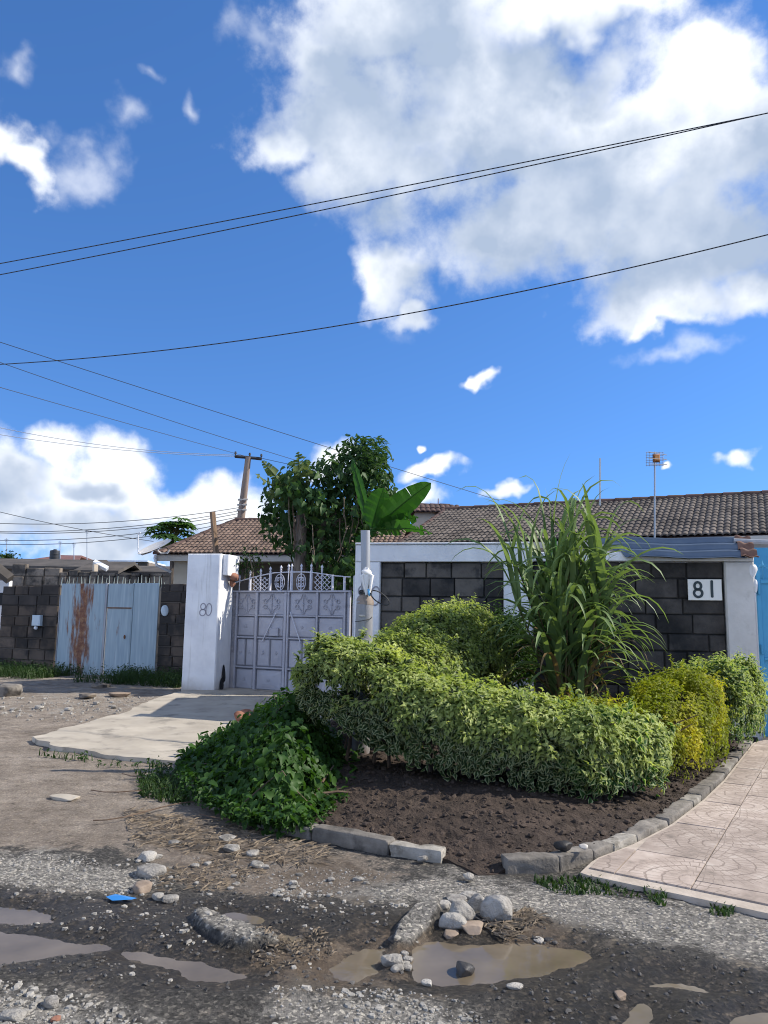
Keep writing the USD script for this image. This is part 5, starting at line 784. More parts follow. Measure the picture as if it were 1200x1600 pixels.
mb = MB(); mb.tube([(-1.72, 16.2, 0), (-1.75, 16.2, 1.5), b2, b2 + [0, 0, .5]], [.16, .15, .13, .08], 9); part(ban2, 'stem', mb, 'bark', smooth=40)
for k, (tx, ty, wd, tear) in enumerate([(400, 742, .34, .6), (410, 722, .30, .6), (432, 745, .26, .8), (466, 708, .38, .75), (484, 722, .30, .8), (418, 770, .3, .8), (505, 800, .34, .6)]):
    tgt = at(tx, ty, 15.6); bb = b2 + [0, 0, .4]; d = tgt - bb; az = math.atan2(d[1], d[0]); part(ban2, 'leaf', banana_leaf(bb, az, math.asin(d[2] / np.linalg.norm(d)) + .03, np.linalg.norm(d) * 1.02, wd, .06, 260 + k, tear, roll=1.0 * (-1) ** k), 'banana_ragged')
ban3 = thing('banana_plant', 'young broad-leaved banana plant half hidden behind the cane grass', 'banana plant', (2.2, 9.95, .1)); mb = MB(); mb.tube([(2.2, 9.95, .1), (2.2, 9.95, .9), (2.2, 9.95, 1.3)], [.06, .05, .03], 8); part(ban3, 'stem', mb, 'cane_stalk', smooth=40)
for k, (tx, ty, wd) in enumerate([(800, 905, .3), (815, 960, .26), (930, 940, .3), (955, 985, .3), (860, 850, .32), (905, 870, .3)]):
    bb = np.array([2.2, 9.95, 1.15]); d = at(tx, ty, 9.75) - bb; az = math.atan2(d[1], d[0]); part(ban3, 'leaf', banana_leaf(bb, az, math.asin(np.clip(d[2] / np.linalg.norm(d), -1, 1)) + .2, np.linalg.norm(d) * 1.1, wd, .5, 290 + k, .1, roll=.7), 'banana_leaf')
# ---------------------------------------------------------------- tree smothered in vines
tr = thing('vine_tree', 'dark tree smothered in climbing vines between the two tiled houses', 'tree', (-1.3, 16.6, 0)); rg = np.random.default_rng(91)
clumps = [(435, 800, 30, 1), (455, 770, 34, 1), (480, 760, 40, 1), (500, 790, 46, 1.2), (470, 810, 34, 1), (520, 750, 42, 1), (545, 735, 36, 1), (560, 712, 32, .8), (578, 722, 30, .8), (548, 700, 20, .6), (575, 755, 38, 1), (545, 785, 46, 1.2), (510, 830, 44, 1.2), (545, 835, 46, 1.2), (575, 800, 34, 1), (525, 872, 42, 1.2), (555, 880, 42, 1.2), (495, 860, 34, 1), (425, 775, 16, .6), (590, 735, 22, .6), (420, 800, 16, .6), (445, 832, 28, 1), (466, 848, 24, 1), (590, 770, 30, 1), (600, 800, 26, 1), (540, 910, 40, 1)]
tk = at(487, 870, 16.6); mb = MB(); tb = np.array([tk[0], 16.6, 0]); mb.tube([tb, tb + [.03, 0, 1.4], tb + [.1, 0, 2.4], at(510, 790, 16.6), at(550, 730, 16.6)], [.19, .15, .13, .09, .03], 10); part(tr, 'trunk', mb, 'bark', smooth=40)
for cx, cy, r, dz in clumps[::2]: mb = MB(); a = at(500, 830, 16.6); b = at(cx, cy, 16.6); mb.tube([a, (a + b) / 2 + rg.normal(0, .12, 3), b], [.05, .03, .012], 6); part(tr, 'limb', mb, 'bark')
C_l, N_l, T_l, S_l = [], [], [], []
for cx, cy, r, dz in clumps:
    Rm = r / 1200 * 16.4; n = int(125 * (r / 30) ** 2); o = at(cx, cy, 16.5 + rg.normal(0, .3)); dv = norm(rg.normal(0, 1, (n, 3))); rr = Rm * (1.08 - .55 * rg.random(n) ** 1.5) * (1 + .9 * (meshkit.fbm(dv * 2 + cx, 2, 3) - .5)); C_l.append(o + dv * rr[:, None] * [1, 1.2 * dz, 1.]); N_l.append(norm(dv + [0, -.2, .5] + rg.normal(0, .5, (n, 3)))); T_l.append(norm(rg.normal(0, .6, (n, 3)) + [0, 0, -1.] + dv * .4)); S_l.append(rg.uniform(.06, .15, n) * (1 + .5 * (rg.random(n) < .06)))
Cc, Nn, Tt, Ss = np.vstack(C_l), np.vstack(N_l), np.vstack(T_l), np.concatenate(S_l); v, f, ed = leaves(Cc, Nn, Tt, Ss * 1.15, Ss * .85, heart=True); part(tr, 'crown', (v, f), 'vine_leaf', edge=ed, kind='stuff')
n = 500; cx = rg.uniform(560, 600, n); cy = np.clip(rg.normal(715, 20, n), 686, 760); pos = np.array([at(x, y, 16.2 + rg.normal(0, .3)) for x, y in zip(cx, cy)]); v, f, ed = leaves(pos, norm(rg.normal(0, .5, (n, 3)) + [0, 0, 1]), norm(rg.normal(0, .7, (n, 3)) + [.5, 0, -.4]), .17, .06); part(tr, 'crown', (v, f), 'vine_leaf', edge=ed, kind='stuff')
for k in range(14):
    x0, y0 = rg.uniform(445, 590), rg.uniform(760, 820); mb = MB(); pts = [at(x0 + rg.normal(0, 4) * t, y0 + t * rg.uniform(30, 90), 15.7) for t in np.linspace(0, 1, 6)]; mb.tube(pts, .010, 5); part(tr, 'hanging_vine', mb, 'straw' if k % 3 == 0 else 'twig')
lf = np.argsort(Cc[:, 1] - Ss)[:70]
for i in lf: k_ = rg.uniform(.12, .22); v, f, ed = leaves(Cc[i:i + 1] - [0, .10, 0], norm(Nn[i:i + 1] + rg.normal(0, .5, 3) + [0, -.4, .3]), Tt[i:i + 1] + rg.normal(0, .5, 3), k_, k_ * .8, heart=True); part(tr, 'leaf', (v, f), 'vine_leaf' if i % 3 else 'creeper_leaf', edge=ed, smooth=True)
# vine tuft on top of the white pillar
vt = thing('pillar_vine', 'small dry vine tuft hanging over the top of the white pillar beside the gate', 'vine', PF.pt(PF.len + .1, .5, zp)); rg = np.random.default_rng(95)
n = 160; o = PF.pt(PF.len + .22, .75, zp - .02); pos = o + rg.normal(0, 1, (n, 3)) * [.16, .12, .10]; pos[:, 2] -= rg.random(n) ** 2 * .3; v, f, ed = leaves(pos, norm(rg.normal(0, .6, (n, 3)) + [0, -.3, .7]), rg.normal(0, .6, (n, 3)) + [0, 0, -.6], .09, .05); part(vt, 'foliage', (v, f), 'weed', edge=ed)
for k in range(7): mb = MB(); a = o + rg.normal(0, .08, 3); mb.tube([a, a + [.06, 0, -.25], a + [.12 + rg.normal(0, .08), -.05, -.55 + rg.normal(0, .15)]], .009, 5); part(vt, 'stem', mb, 'straw')
# ---------------------------------------------------------------- papaya tree
pt = at(272, 862, 23.); pap = thing('papaya_tree', 'papaya-like tree with a rounded leafy head behind the satellite dish', 'tree', (pt[0], 23., 0)); rg = np.random.default_rng(97); hd = at(270, 840, 23.)
mb = MB(); mb.tube([(pt[0], 23, 0), (pt[0], 23, 2), hd], [.12, .09, .06], 8); part(pap, 'trunk', mb, 'bark', smooth=40); mbS = []
for k in range(38):
    a = k * 2.4; el_ = rg.uniform(-.5, 1.2); d = np.array([math.cos(a) * math.cos(el_), math.sin(a) * math.cos(el_), math.sin(el_)]) * rg.uniform(.40, .72); e2 = hd + d; mb = MB(); mb.tube([hd - [0, 0, .1], hd + d * .6 + [0, 0, .08], e2], [.014, .010, .007], 5); part(pap, 'petiole', mb, 'cane_stalk')
    m_ = 9; aa = np.linspace(0, 2 * math.pi, m_, endpoint=False); cs = np.repeat(e2[None], m_, 0); upn = norm(d * .4 + [0, 0, .8]); t1 = norm(np.cross(upn, [1, .3, 0])); t2 = np.cross(upn, t1); tt = np.cos(aa)[:, None] * t1 + np.sin(aa)[:, None] * t2 + [0, 0, -.35]; v, f, ed = leaves(cs, np.repeat(upn[None], m_, 0), tt, rg.uniform(.26, .38), .15); part(pap, 'leaf', (v, f), 'papaya_leaf', edge=ed)
# ---------------------------------------------------------------- weeds and grass
def weeds(name, label, polys, n, hmin, hmax, seed, m='weed', blades=.6, zf=None):
    rg = np.random.default_rng(seed); P_ = []
    for p in polys:
        k = int(n * p.area / sum(q.area for q in polys)) + 1; q = rg.uniform(p.bounds[:2], p.bounds[2:], (k * 6, 2)); q = q[shapely.contains_xy(p, q[:, 0], q[:, 1])]; dens = fbm2(q[:, 0], q[:, 1], 2.2, 3, seed) + rg.normal(0, .09, len(q)); P_.append(q[dens > .47][:k])
    q = np.vstack(P_); z = ground(q[:, 0], q[:, 1]) if zf is None else zf(q[:, 0], q[:, 1]); h = rg.uniform(hmin, hmax, len(q)); isb = rg.random(len(q)) < blades; a = rg.uniform(0, 6.28, len(q)); mb = MB()
    b = np.column_stack([q, z])[isb]; hh, aa = h[isb][:, None], a[isb]; ln = np.column_stack([np.cos(aa), np.sin(aa), 0 * aa]); sd = np.column_stack([-np.sin(aa), np.cos(aa), 0 * aa]); w = .006; k = len(b)
    V = np.stack([b - sd * w, b + sd * w, b + ln * hh * .25 + [0, 0, .6] * hh + sd * w * .8, b + ln * hh * .25 + [0, 0, .6] * hh - sd * w * .8, b + ln * hh * .7 + [0, 0, .9] * hh], 1).reshape(-1, 3); F = (np.array([[0, 1, 2], [0, 2, 3], [3, 2, 4]])[None] + (np.arange(k) * 5)[:, None, None]).reshape(-1, 3); mb.add(V, F)
    c = np.column_stack([q, z])[~isb]; k = len(c); c = np.repeat(c, 4, 0) + np.column_stack([rg.normal(0, .03, (4 * k, 2)), rg.random(4 * k) * np.repeat(h[~isb], 4)]); v, f, _ = leaves(c, norm(rg.normal(0, .5, (4 * k, 3)) + [0, -.2, .8]), rg.normal(0, 1, (4 * k, 3)), .05, .028); mb.add(v, f)
    return tagp(part('/World', name, mb, m), label, 'weeds', kind='stuff')
wa = [Polygon([LFm.pt(a, -.06, 0)[:2], LFm.pt(b, -.06, 0)[:2], LFm.pt(b, -c, 0)[:2], LFm.pt(a, -d, 0)[:2]]) for a, b, c, d in ((-.5, s_g0 + .1, 1.6, 2.2), (s_g0, s_g0 + 1.0, 1.9, 1.7), (s_g1 - .7, LFm.len + .3, 1.8, 1.9))]
weeds('wall_weeds', 'dark green weeds along the foot of the brown block wall and rusty gate', wa, 5200, .08, .34, 111)
weeds('verge_grass', 'thin grass tufts along the broken edge of the driveway and kerb', [gpoly([(150, 1188), (270, 1200), (270, 1225), (200, 1208), (60, 1180)]), gpoly([(215, 1205), (285, 1215), (300, 1262), (220, 1245)])], 1500, .03, .11, 112, blades=.9)
weeds('kerb_grass', 'short grass tufts at the road edge of the pink pavement', [gpoly([(830, 1372), (930, 1372), (1010, 1405), (870, 1395)]), gpoly([(1005, 1392), (1042, 1398), (1040, 1418), (1010, 1412)]), gpoly([(1110, 1414), (1150, 1425), (1140, 1440), (1110, 1430)])], 480, .012, .05, 113, blades=1.)
# ---------------------------------------------------------------- lamp post stump with its rag and wire
pb = at(567, 1000, 8.05); PX = pb[0]; PY = 8.05; z1 = at(570, 945, PY)[2]; ztop = at(571, 829, PY)[2]
pole = thing('pole_stump', 'grey steel pole stump with narrower top rising from the light hedge', 'pole', (PX, PY, .1)); off = .055
zj = at(568, 940, PY)[2]; mb = MB(); mb.tube([(PX, PY, .05), (PX + .01, PY, zj - .1), (PX + .015, PY, zj), (PX + .02, PY, zj + .07)], [.091, .089, .089, .052], 20); part(pole, 'lower_pipe', mb, 'stained_steel', smooth=40)
xt = at(571, 829, PY)[0]; mb = MB(); mb.tube([(PX + .02, PY, zj + .04), (xt, PY, ztop)], .049, 18); part(pole, 'upper_pipe', mb, 'galvanised', smooth=40)
mb = MB(); mb.tube([(PX + .015, PY, zj - .03), (PX + .017, PY, zj + .01), (PX + .02, PY, zj + .075)], [.0905, .0895, .0535], 20, cap=False); part(pole, 'rusty_joint', mb, 'rusty_galv', smooth=40)
for px_, py_ in ((566, 962), (564, 985), (570, 1000)): q = at(px_, py_, PY - .088); mb = MB(); mb.add(*rock(q + [0, -.004, 0], .035, .006, .012, int(py_), 2, .3)); part(pole, 'paint_scrape', mb, 'fascia')
rag = thing('plastic_rag', 'twisted white plastic rag knotted round the pole stump', 'rag', (PX, PY - .07, zj + .2)); rg = np.random.default_rng(121)
zr = at(570, 903, PY)[2]
for k in range(7): mb = MB(); a = rg.uniform(-.5, .5); mb.tube([(PX + .03 + .045 * a, PY - .05, zr + .10 - .04 * k % .12), (PX + .03 + .06 * math.sin(k), PY - .066, zr + .02), (PX + .04 + rg.normal(0, .015), PY - .063, zr - .14 - rg.random() * .05)], [.018, .026, .008], 6); part(rag, 'strand', mb, 'cloth_white', smooth=True)
mb = MB(); mb.add(*rock((PX + .03, PY - .063, zr + .05), .055, .035, .045, 4, 2, .35)); part(rag, 'knot', mb, 'cloth_white', smooth=True)
mb = MB(); mb.tube([(PX + .05, PY - .063, zr - .12), (PX + .062, PY - .08, zr - .19)], [.016, .010], 6); part(rag, 'blue_end', mb, 'twine_blue', smooth=True)
wl = thing('wire_loop', 'black wire tied round the pole stump with a loose loop at its right', 'wire', (PX, PY, zj)); 
for k in range(3): mb = MB(); mb.tube([(PX + .018 + .064 * math.cos(a), PY + .064 * math.sin(a), zj + .085 + .012 * k + .006 * math.sin(3 * a + k)) for a in np.linspace(0, 6.28, 22)], .007, 6); part(wl, 'turn', mb, 'wire_black', smooth=40)
mb = MB(); mb.tube([(PX + .07 + .14 * (1 - math.cos(a)) * .5 * 1.4, PY - .09, zj + .09 - .11 * math.sin(a) * .5 - .05 * (1 - math.cos(a))) for a in np.linspace(0, 5.6, 26)], .007, 6); part(wl, 'loop', mb, 'wire_black', smooth=40)
mb = MB(); mb.tube([(PX + .09 * math.cos(a), PY - .03 + .09 * math.sin(a) - .02, zj - .16 - .05 * math.sin(a * .5)) for a in np.linspace(3.6, 6.4, 12)], .004, 5); part(wl, 'loose_strand', mb, 'wire_black')
# ---------------------------------------------------------------- posts, masts and dishes
wp = thing('wooden_stake', 'weathered brown timber stake leaning up behind the white pillar', 'stake', at(338, 862, 17.)); a, b = at(339, 880, 17.), at(332, 800, 17.); SF = Frame(a[:2] - [.06, 0], a[:2] + [.06, 0]); mb = MB(); mb.tube([[a[0] + .15, 17, 0], a, b], .065, 4); part(wp, 'stake', mb, 'wood_post')
up_ = thing('utility_pole', 'leaning wooden utility pole with crossbar behind the hip roof house', 'utility pole', (at(376, 830, 26)[0] - .3, 26, 0)); a, b = at(376, 815, 26.), at(388, 714, 26.); mb = MB(); mb.tube([a - (b - a) * 1.6, a, b], [.15, .14, .10], 12); part(up_, 'shaft', mb, 'utility_wood', smooth=40)
c0, c1 = at(367, 713, 26.), at(409, 717, 26.); mb = MB(); mb.tube([c0, c1], .055, 4); part(up_, 'crossbar', mb, 'wire_black'); 
for t in (.02, .55, .98): q = c0 + (c1 - c0) * t; mb = MB(); mb.tube([q, q + [0, 0, .08], q + [0, 0, .09], q + [0, 0, .17]], [.02, .02, .045, .03], 8); part(up_, 'insulator', mb, 'wire_black', smooth=40)
for py_ in (782, 790, 798): q = a + (b - a) * (815 - py_) / 101; mb = MB(); mb.tube([q + [-.16, -.1, 0], q + [.18, -.1, .02]], .035, 6); part(up_, 'spool', mb, 'fascia')
p2 = thing('utility_pole', 'second plain wooden utility pole just right of the vine tree', 'utility pole', (at(600, 800, 21.)[0], 21., 0)); a, b = at(599, 800, 21.), at(600, 740, 21.); mb = MB(); mb.tube([[a[0], 21, 0], a, b], [.12, .10, .085], 10); part(p2, 'shaft', mb, 'utility_wood', smooth=40)
for py_ in (748, 757): q = at(603, py_, 20.9); mb = MB(); mb.tube([q - [.1, 0, 0], q + [.12, 0, .01]], .03, 6); part(p2, 'bracket', mb, 'wire_black')
def antenna_mast(label, px, y0, y1, Y, r): th = thing('antenna_mast', label, 'antenna', (at(px, y0, Y)[0], Y, at(px, y0, Y)[2])); mb = MB(); mb.tube([at(px, y0, Y), at(px, y1, Y)], r, 7); part(th, 'mast', mb, 'antenna_metal', smooth=40); return th
am = antenna_mast('bare metal mast standing above the long tiled roof, left of the grid antenna', 937.5, 790, 716, 18.2, .022); 
am = thing('grid_antenna', 'television antenna with wire grid and amber box on a tall mast over the tiled roof', 'antenna', at(1023, 842, 14.2)); mb = MB(); mb.tube([at(1023, 842, 14.2), at(1023, 706, 14.2)], .017, 8); part(am, 'mast', mb, 'antenna_metal', smooth=40)
for k, py_ in enumerate(np.linspace(707, 727, 6)): mb = MB(); mb.tube([at(1009, py_, 14.1), at(1037, py_ + .5, 14.1)], .005, 4); part(am, 'grid_wire', mb, 'antenna_metal')
for px_ in np.linspace(1010, 1036, 6): mb = MB(); mb.tube([at(px_, 706, 14.1), at(px_, 728.5, 14.1)], .005, 4); part(am, 'grid_wire', mb, 'antenna_metal')
q = at(1028, 714, 14.0); AF = Frame(q[:2] - [.06, 0], q[:2] + [.06, 0]); mb = MB(); AF.box(mb, .02, .10, 0, .06, q[2] - .06, q[2] + .05, .01); part(am, 'amplifier_box', mb, 'amber_plastic'); mb = MB(); AF.box(mb, -.005, .125, .07, .10, q[2] - .08, q[2] + .07, .01); part(am, 'box_backing', mb, 'rust_metal')
for y0, y1 in ((708, 711), (718, 718), (727, 726)): mb = MB(); mb.tube([at(1013, y0 - 2, 14.0), at(1042, y1, 13.9)], .008, 5); part(am, 'dipole', mb, 'fascia')
dsh = thing('satellite_dish', 'weathered white satellite dish seen from below at the hip roof corner', 'satellite dish', at(255, 866, 18.9)); dc = at(243, 857.5, 18.9); ax = norm(np.array([-.34, -.36, .87])); e1 = norm(np.cross(ax, [0, 1, 0])); e2 = np.cross(ax, e1); mb = MB(); V_, r_ = [], np.linspace(0, .43, 7)
for rr in r_: V_ += [dc + e1 * rr * math.cos(t) + e2 * rr * math.sin(t) + ax * (.35 * rr * rr) for t in np.linspace(0, 2 * math.pi, 25)]
f = grid_tris(7, 25); mb.add(np.array(V_), f); mb.add(np.array(V_) - ax * .012, f[:, ::-1]); part(dsh, 'reflector', mb, 'dish_white', smooth=True)
mb = MB(); mb.tube([dc - ax * .02, dc - ax * .1 + [.1, 0, -.02], dc + [.30, 0, -.10], dc + [.34, 0, -.02]], .022, 7); part(dsh, 'bracket', mb, 'grubby_plastic', smooth=40)
ar = [at(222, 867, 18.8), at(216, 862, 18.8), at(216, 834, 18.8)]; mb = MB(); mb.tube([dc - [.1, 0, .08], *ar], .016, 7); part(dsh, 'feed_arm', mb, 'grubby_plastic', smooth=40); mb = MB(); mb.tube([ar[-1], ar[-1] + [.05, 0, .03]], [.03, .022], 7); part(dsh, 'receiver_head', mb, 'grubby_plastic', smooth=40)
# ---------------------------------------------------------------- far houses on the left
bw = at(20, 872, 23.), at(258, 880, 23.); BF = Frame(bw[0][:2], bw[1][:2]); fw_ = thing('stone_wall', 'weathered upright stone slab wall seen over the rusty gate', 'wall', BF.pt(2, 0, 0)); rg = np.random.default_rng(131)
mb = MB(); BF.box(mb, .0, BF.len, .05, .2, 0, BF.hit(140, 901)[1]); part(fw_, 'footing', mb, 'weathered_stone'); s = 0.
while s < BF.len:
    w = rg.uniform(.22, .55); px = proj(BF.pt(s, 0, 3))[0]; topy = (880 if px < 35 else 886 if px < 93 else 892 if px < 150 else 896) + rg.uniform(-1.5, 2); z = BF.hit(px, topy)[1]; z_b = BF.hit(px, 900)[1]; mb = MB(); BF.box(mb, s, s + w - .02, rg.uniform(-.02, .02), .18, z_b, z, .02); part(fw_, 'stone_slab', mb, 'weathered_stone')
    if rg.random() < .8: mb = MB(); BF.box(mb, s + .02, s + w - .05, rg.uniform(-.03, .0), .18, z_b - .3, z_b - .01, .02); part(fw_, 'stone_slab', mb, 'weathered_stone')
    s += w
def gable_house(name, label, px0, px1, ye, yr, Y, depth, roof, wall_, slope_px=None):
    a, b = at(px0, ye, Y), at(px1, ye, Y); F = Frame(a[:2], b[:2]); th = thing(name, label, 'house', F.pt(F.len / 2, depth / 2, 0)); ze = (a[2] + b[2]) / 2; zr = F.hit((px0 + px1) / 2, yr, depth / 2)[1]
    mb = MB(); F.box(mb, .15, F.len - .15, .2, depth - .2, 0, ze); part(th, 'wall', mb, wall_); mb = MB(); sl = .0 if not slope_px else slope_px
    v = [F.pt(0, 0, ze), F.pt(F.len, 0, ze), F.pt(F.len - sl, depth / 2, zr), F.pt(sl, depth / 2, zr), F.pt(0, depth, ze), F.pt(F.len, depth, ze)]; v = v + [p - np.array([0, 0, .12]) for p in v]
    mb.add(np.array(v), [[0, 1, 2, 3], [3, 2, 5, 4], [6, 9, 8, 7], [9, 10, 11, 8], [0, 6, 7, 1], [4, 5, 11, 10], [1, 7, 8, 2], [2, 8, 11, 5], [0, 3, 9, 6], [3, 4, 10, 9]]); part(th, 'roof', mb, roof); return th, F, ze, zr
gh, F_, ze, zr = gable_house('far_house', 'low dark grey roofed house at the far left behind the stone slab wall', -60, 130, 884, 873, 30., 5., 'far_roof', 'grubby_wall')
gh2, F2, ze2, zr2 = gable_house('far_house', 'house with dark roof and white sloping gable board, in the middle of the far roofs', 115, 185, 891, 877, 27., 3.5, 'far_roof', 'dark_void'); mb = MB(); mb.tube([at(147, 878, 26.6), at(168, 889, 26.6)], .10, 4); part(gh2, 'gable_board', mb, 'billboard_white')
mb = MB(); mb.tube([at(149, 882, 26.5), at(149, 898, 26.5)], .10, 4); part(gh2, 'post', mb, 'cream_wall')
gh3, F3, ze3, zr3 = gable_house('far_house', 'low grey tiled house roof behind the wall, just left of the dish', 160, 275, 893, 884, 29., 4., 'far_roof', 'grubby_wall')
gh4, F4, ze4, zr4 = gable_house('far_house', 'distant house with dusty red roof below the black water tank', 37, 122, 876, 867, 48., 6., 'far_red_roof', 'cream_wall', 1.0)
tk_ = thing('water_tank', 'black plastic water tank above the red roof', 'water tank', at(85, 876, 46.)); q = at(85, 876, 46.); h_ = at(85, 859, 46.)[2] - q[2]; mb = MB(); mb.tube([q + [0, 0, h_ * a] for a in (0, .05, .25, .28, .31, .55, .58, .61, .85, .93, .97)] + [q + [0, 0, h_]], [.26, .29, .29, .305, .29, .29, .305, .29, .29, .27, .12, .11], 16); part(tk_, 'barrel', mb, 'black_tank', smooth=35); mb = MB(); mb.tube([q + [0, 0, h_ - .02], q + [0, 0, h_ + .03]], .10, 12); part(tk_, 'lid', mb, 'black_tank', smooth=35); mb = MB(); mb.tube([q - [0, 0, 3], q], .25, 10); part(tk_, 'stand', mb, 'grubby_wall')
a, b = at(157, 886, 40.), at(232, 886, 40.); BF2 = Frame(a[:2], b[:2]); bl = thing('far_shops', 'row of distant flat buildings with blue and white boards', 'building', BF2.pt(1.2, 1, 0)); z0, z1 = BF2.hit(190, 890)[1], BF2.hit(190, 878)[1]; mb = MB(); BF2.box(mb, 0, BF2.len, 0, 3, 0, z1); part(bl, 'wall', mb, 'grubby_wall')
for s0, s1, m_ in ((.0, .45, 'billboard_blue'), (.47, .6, 'billboard_white'), (.62, .78, 'billboard_white'), (.8, .99, 'far_roof')): mb = MB(); BF2.box(mb, s0 * BF2.len, s1 * BF2.len, -.08, -.004, z0, z1 - .05, .01); part(bl, 'board', mb, m_)
mb = MB(); BF2.box(mb, 0, BF2.len, -.2, 3.1, z1 + .004, z1 + .08); part(bl, 'roof_slab', mb, 'billboard_white')
for label, px_, y0, y1 in (('thin antenna pole at the far left edge, nearest the frame edge', 10, 873, 841), ('thin antenna pole just right of the black water tank', 94, 873, 845), ('thin antenna pole with a small crossbar right of the red roof', 115.5, 875, 848), ('tall thin antenna pole left of the satellite dish', 136, 880, 828)):
    th = antenna_mast(label, px_, y0, y1, 42., .022)
    for k in range(3): mb = MB(); yy = y1 + 2 + 3 * k; mb.tube([at(px_ - 3 + k, yy, 42.), at(px_ + 3 - k, yy, 42.)], .012, 4); part(th, 'element', mb, 'antenna_metal')
fb = at(10, 872, 34.); fbx = thing('far_bush', 'small pale bush at the far left skyline', 'bush', (fb[0], 34, 0)); rg = np.random.default_rng(133); n = 300; v, f, ed = leaves(fb + rg.normal(0, 1, (n, 3)) * [.22, .2, .13], norm(rg.normal(0, .6, (n, 3)) + [0, 0, 1]), rg.normal(0, 1, (n, 3)), .14, .09); part(fbx, 'foliage', (v, f), 'weed', edge=ed); mb = MB(); mb.tube([(fb[0], 34, 0), fb], .05, 6); part(fbx, 'stem', mb, 'bark')
# ---------------------------------------------------------------- overhead wires
def wire(label, A, mid, B, r, m='wire_black', name='overhead_wire'):
    """A hanging wire from A to B (pixel and distance each), sagging through the pixel mid."""
    a, b = at(*A), at(*B); lo, hi = 0., 1.
    for _ in range(40):
        t = (lo + hi) / 2; x = proj(a + (b - a) * t)[0]
        if (x < mid[0]) == (A[0] < B[0]): lo = t
        else: hi = t
    p = a + (b - a) * t; sag = at(mid[0], mid[1], p[1])[2] - p[2]; k = sag / (t * (1 - t)); u = np.linspace(0, 1, 33); pts = a + (b - a) * u[:, None] + np.array([0, 0, 1.]) * (k * u * (1 - u))[:, None]
    path = part('/World', name, MB().tube(pts, r, 5), m, smooth=True); return tagp(path, label, 'wire')
wire('upper of the twin black wires crossing the big cloud', (-120, 434, 13), (600, 297, 0), (1330, 150, 10), .0085)
wire('lower of the twin black wires crossing the big cloud', (-120, 452, 13), (600, 308, 0), (1330, 147, 10), .0085)
wire('twisted black service wire sagging across the middle of the sky', (-120, 574, 15), (600, 497, 0), (1330, 333, 10), .0095)
wire('thin wire falling from the left edge to the long tiled roof', (-60, 515, 14), (380, 657, 0), (780, 782, 19), .007)
wire('thin wire falling from the left edge past the vine tree, second highest', (-60, 545, 15), (230, 645, 0), (601, 760, 21), .007)
wire('thin wire falling from the left edge to the leaning utility pole crossbar', (-60, 588, 17), (200, 662, 0), (388, 714, 26), .008)
wire('pale wire running to the utility pole crossbar, upper of the pair', (-60, 655, 24), (180, 698, 0), (369, 711, 26), .010, 'wire_grey')
wire('pale wire running to the utility pole crossbar, lower of the pair', (-60, 669, 23), (200, 704, 0), (369, 713, 26), .010, 'wire_grey')
wire('wire from the utility pole crossbar dropping behind the vine tree', (409, 716, 26), (460, 727, 0), (600, 750, 21), .009)
wire('dark wire sloping down to the left of the satellite dish', (-60, 785, 24), (110, 824, 0), (240, 846, 27), .010)
for i, (lb, y0, ym, xm, ye) in enumerate((('topmost horizontal wire leaving the utility pole to the left', 815, 817, 150, 792), ('second horizontal wire leaving the utility pole to the left', 829, 827, 150, 797), ('third horizontal wire leaving the utility pole to the left', 830, 832, 120, 801), ('fourth horizontal wire leaving the utility pole to the left', 842, 842, 120, 806), ('lowest horizontal wire leaving the utility pole to the left', 848, 848, 130, 812))): wire(lb, (-60, y0, 25), (xm, ym, 0), (380, ye, 26), .011)
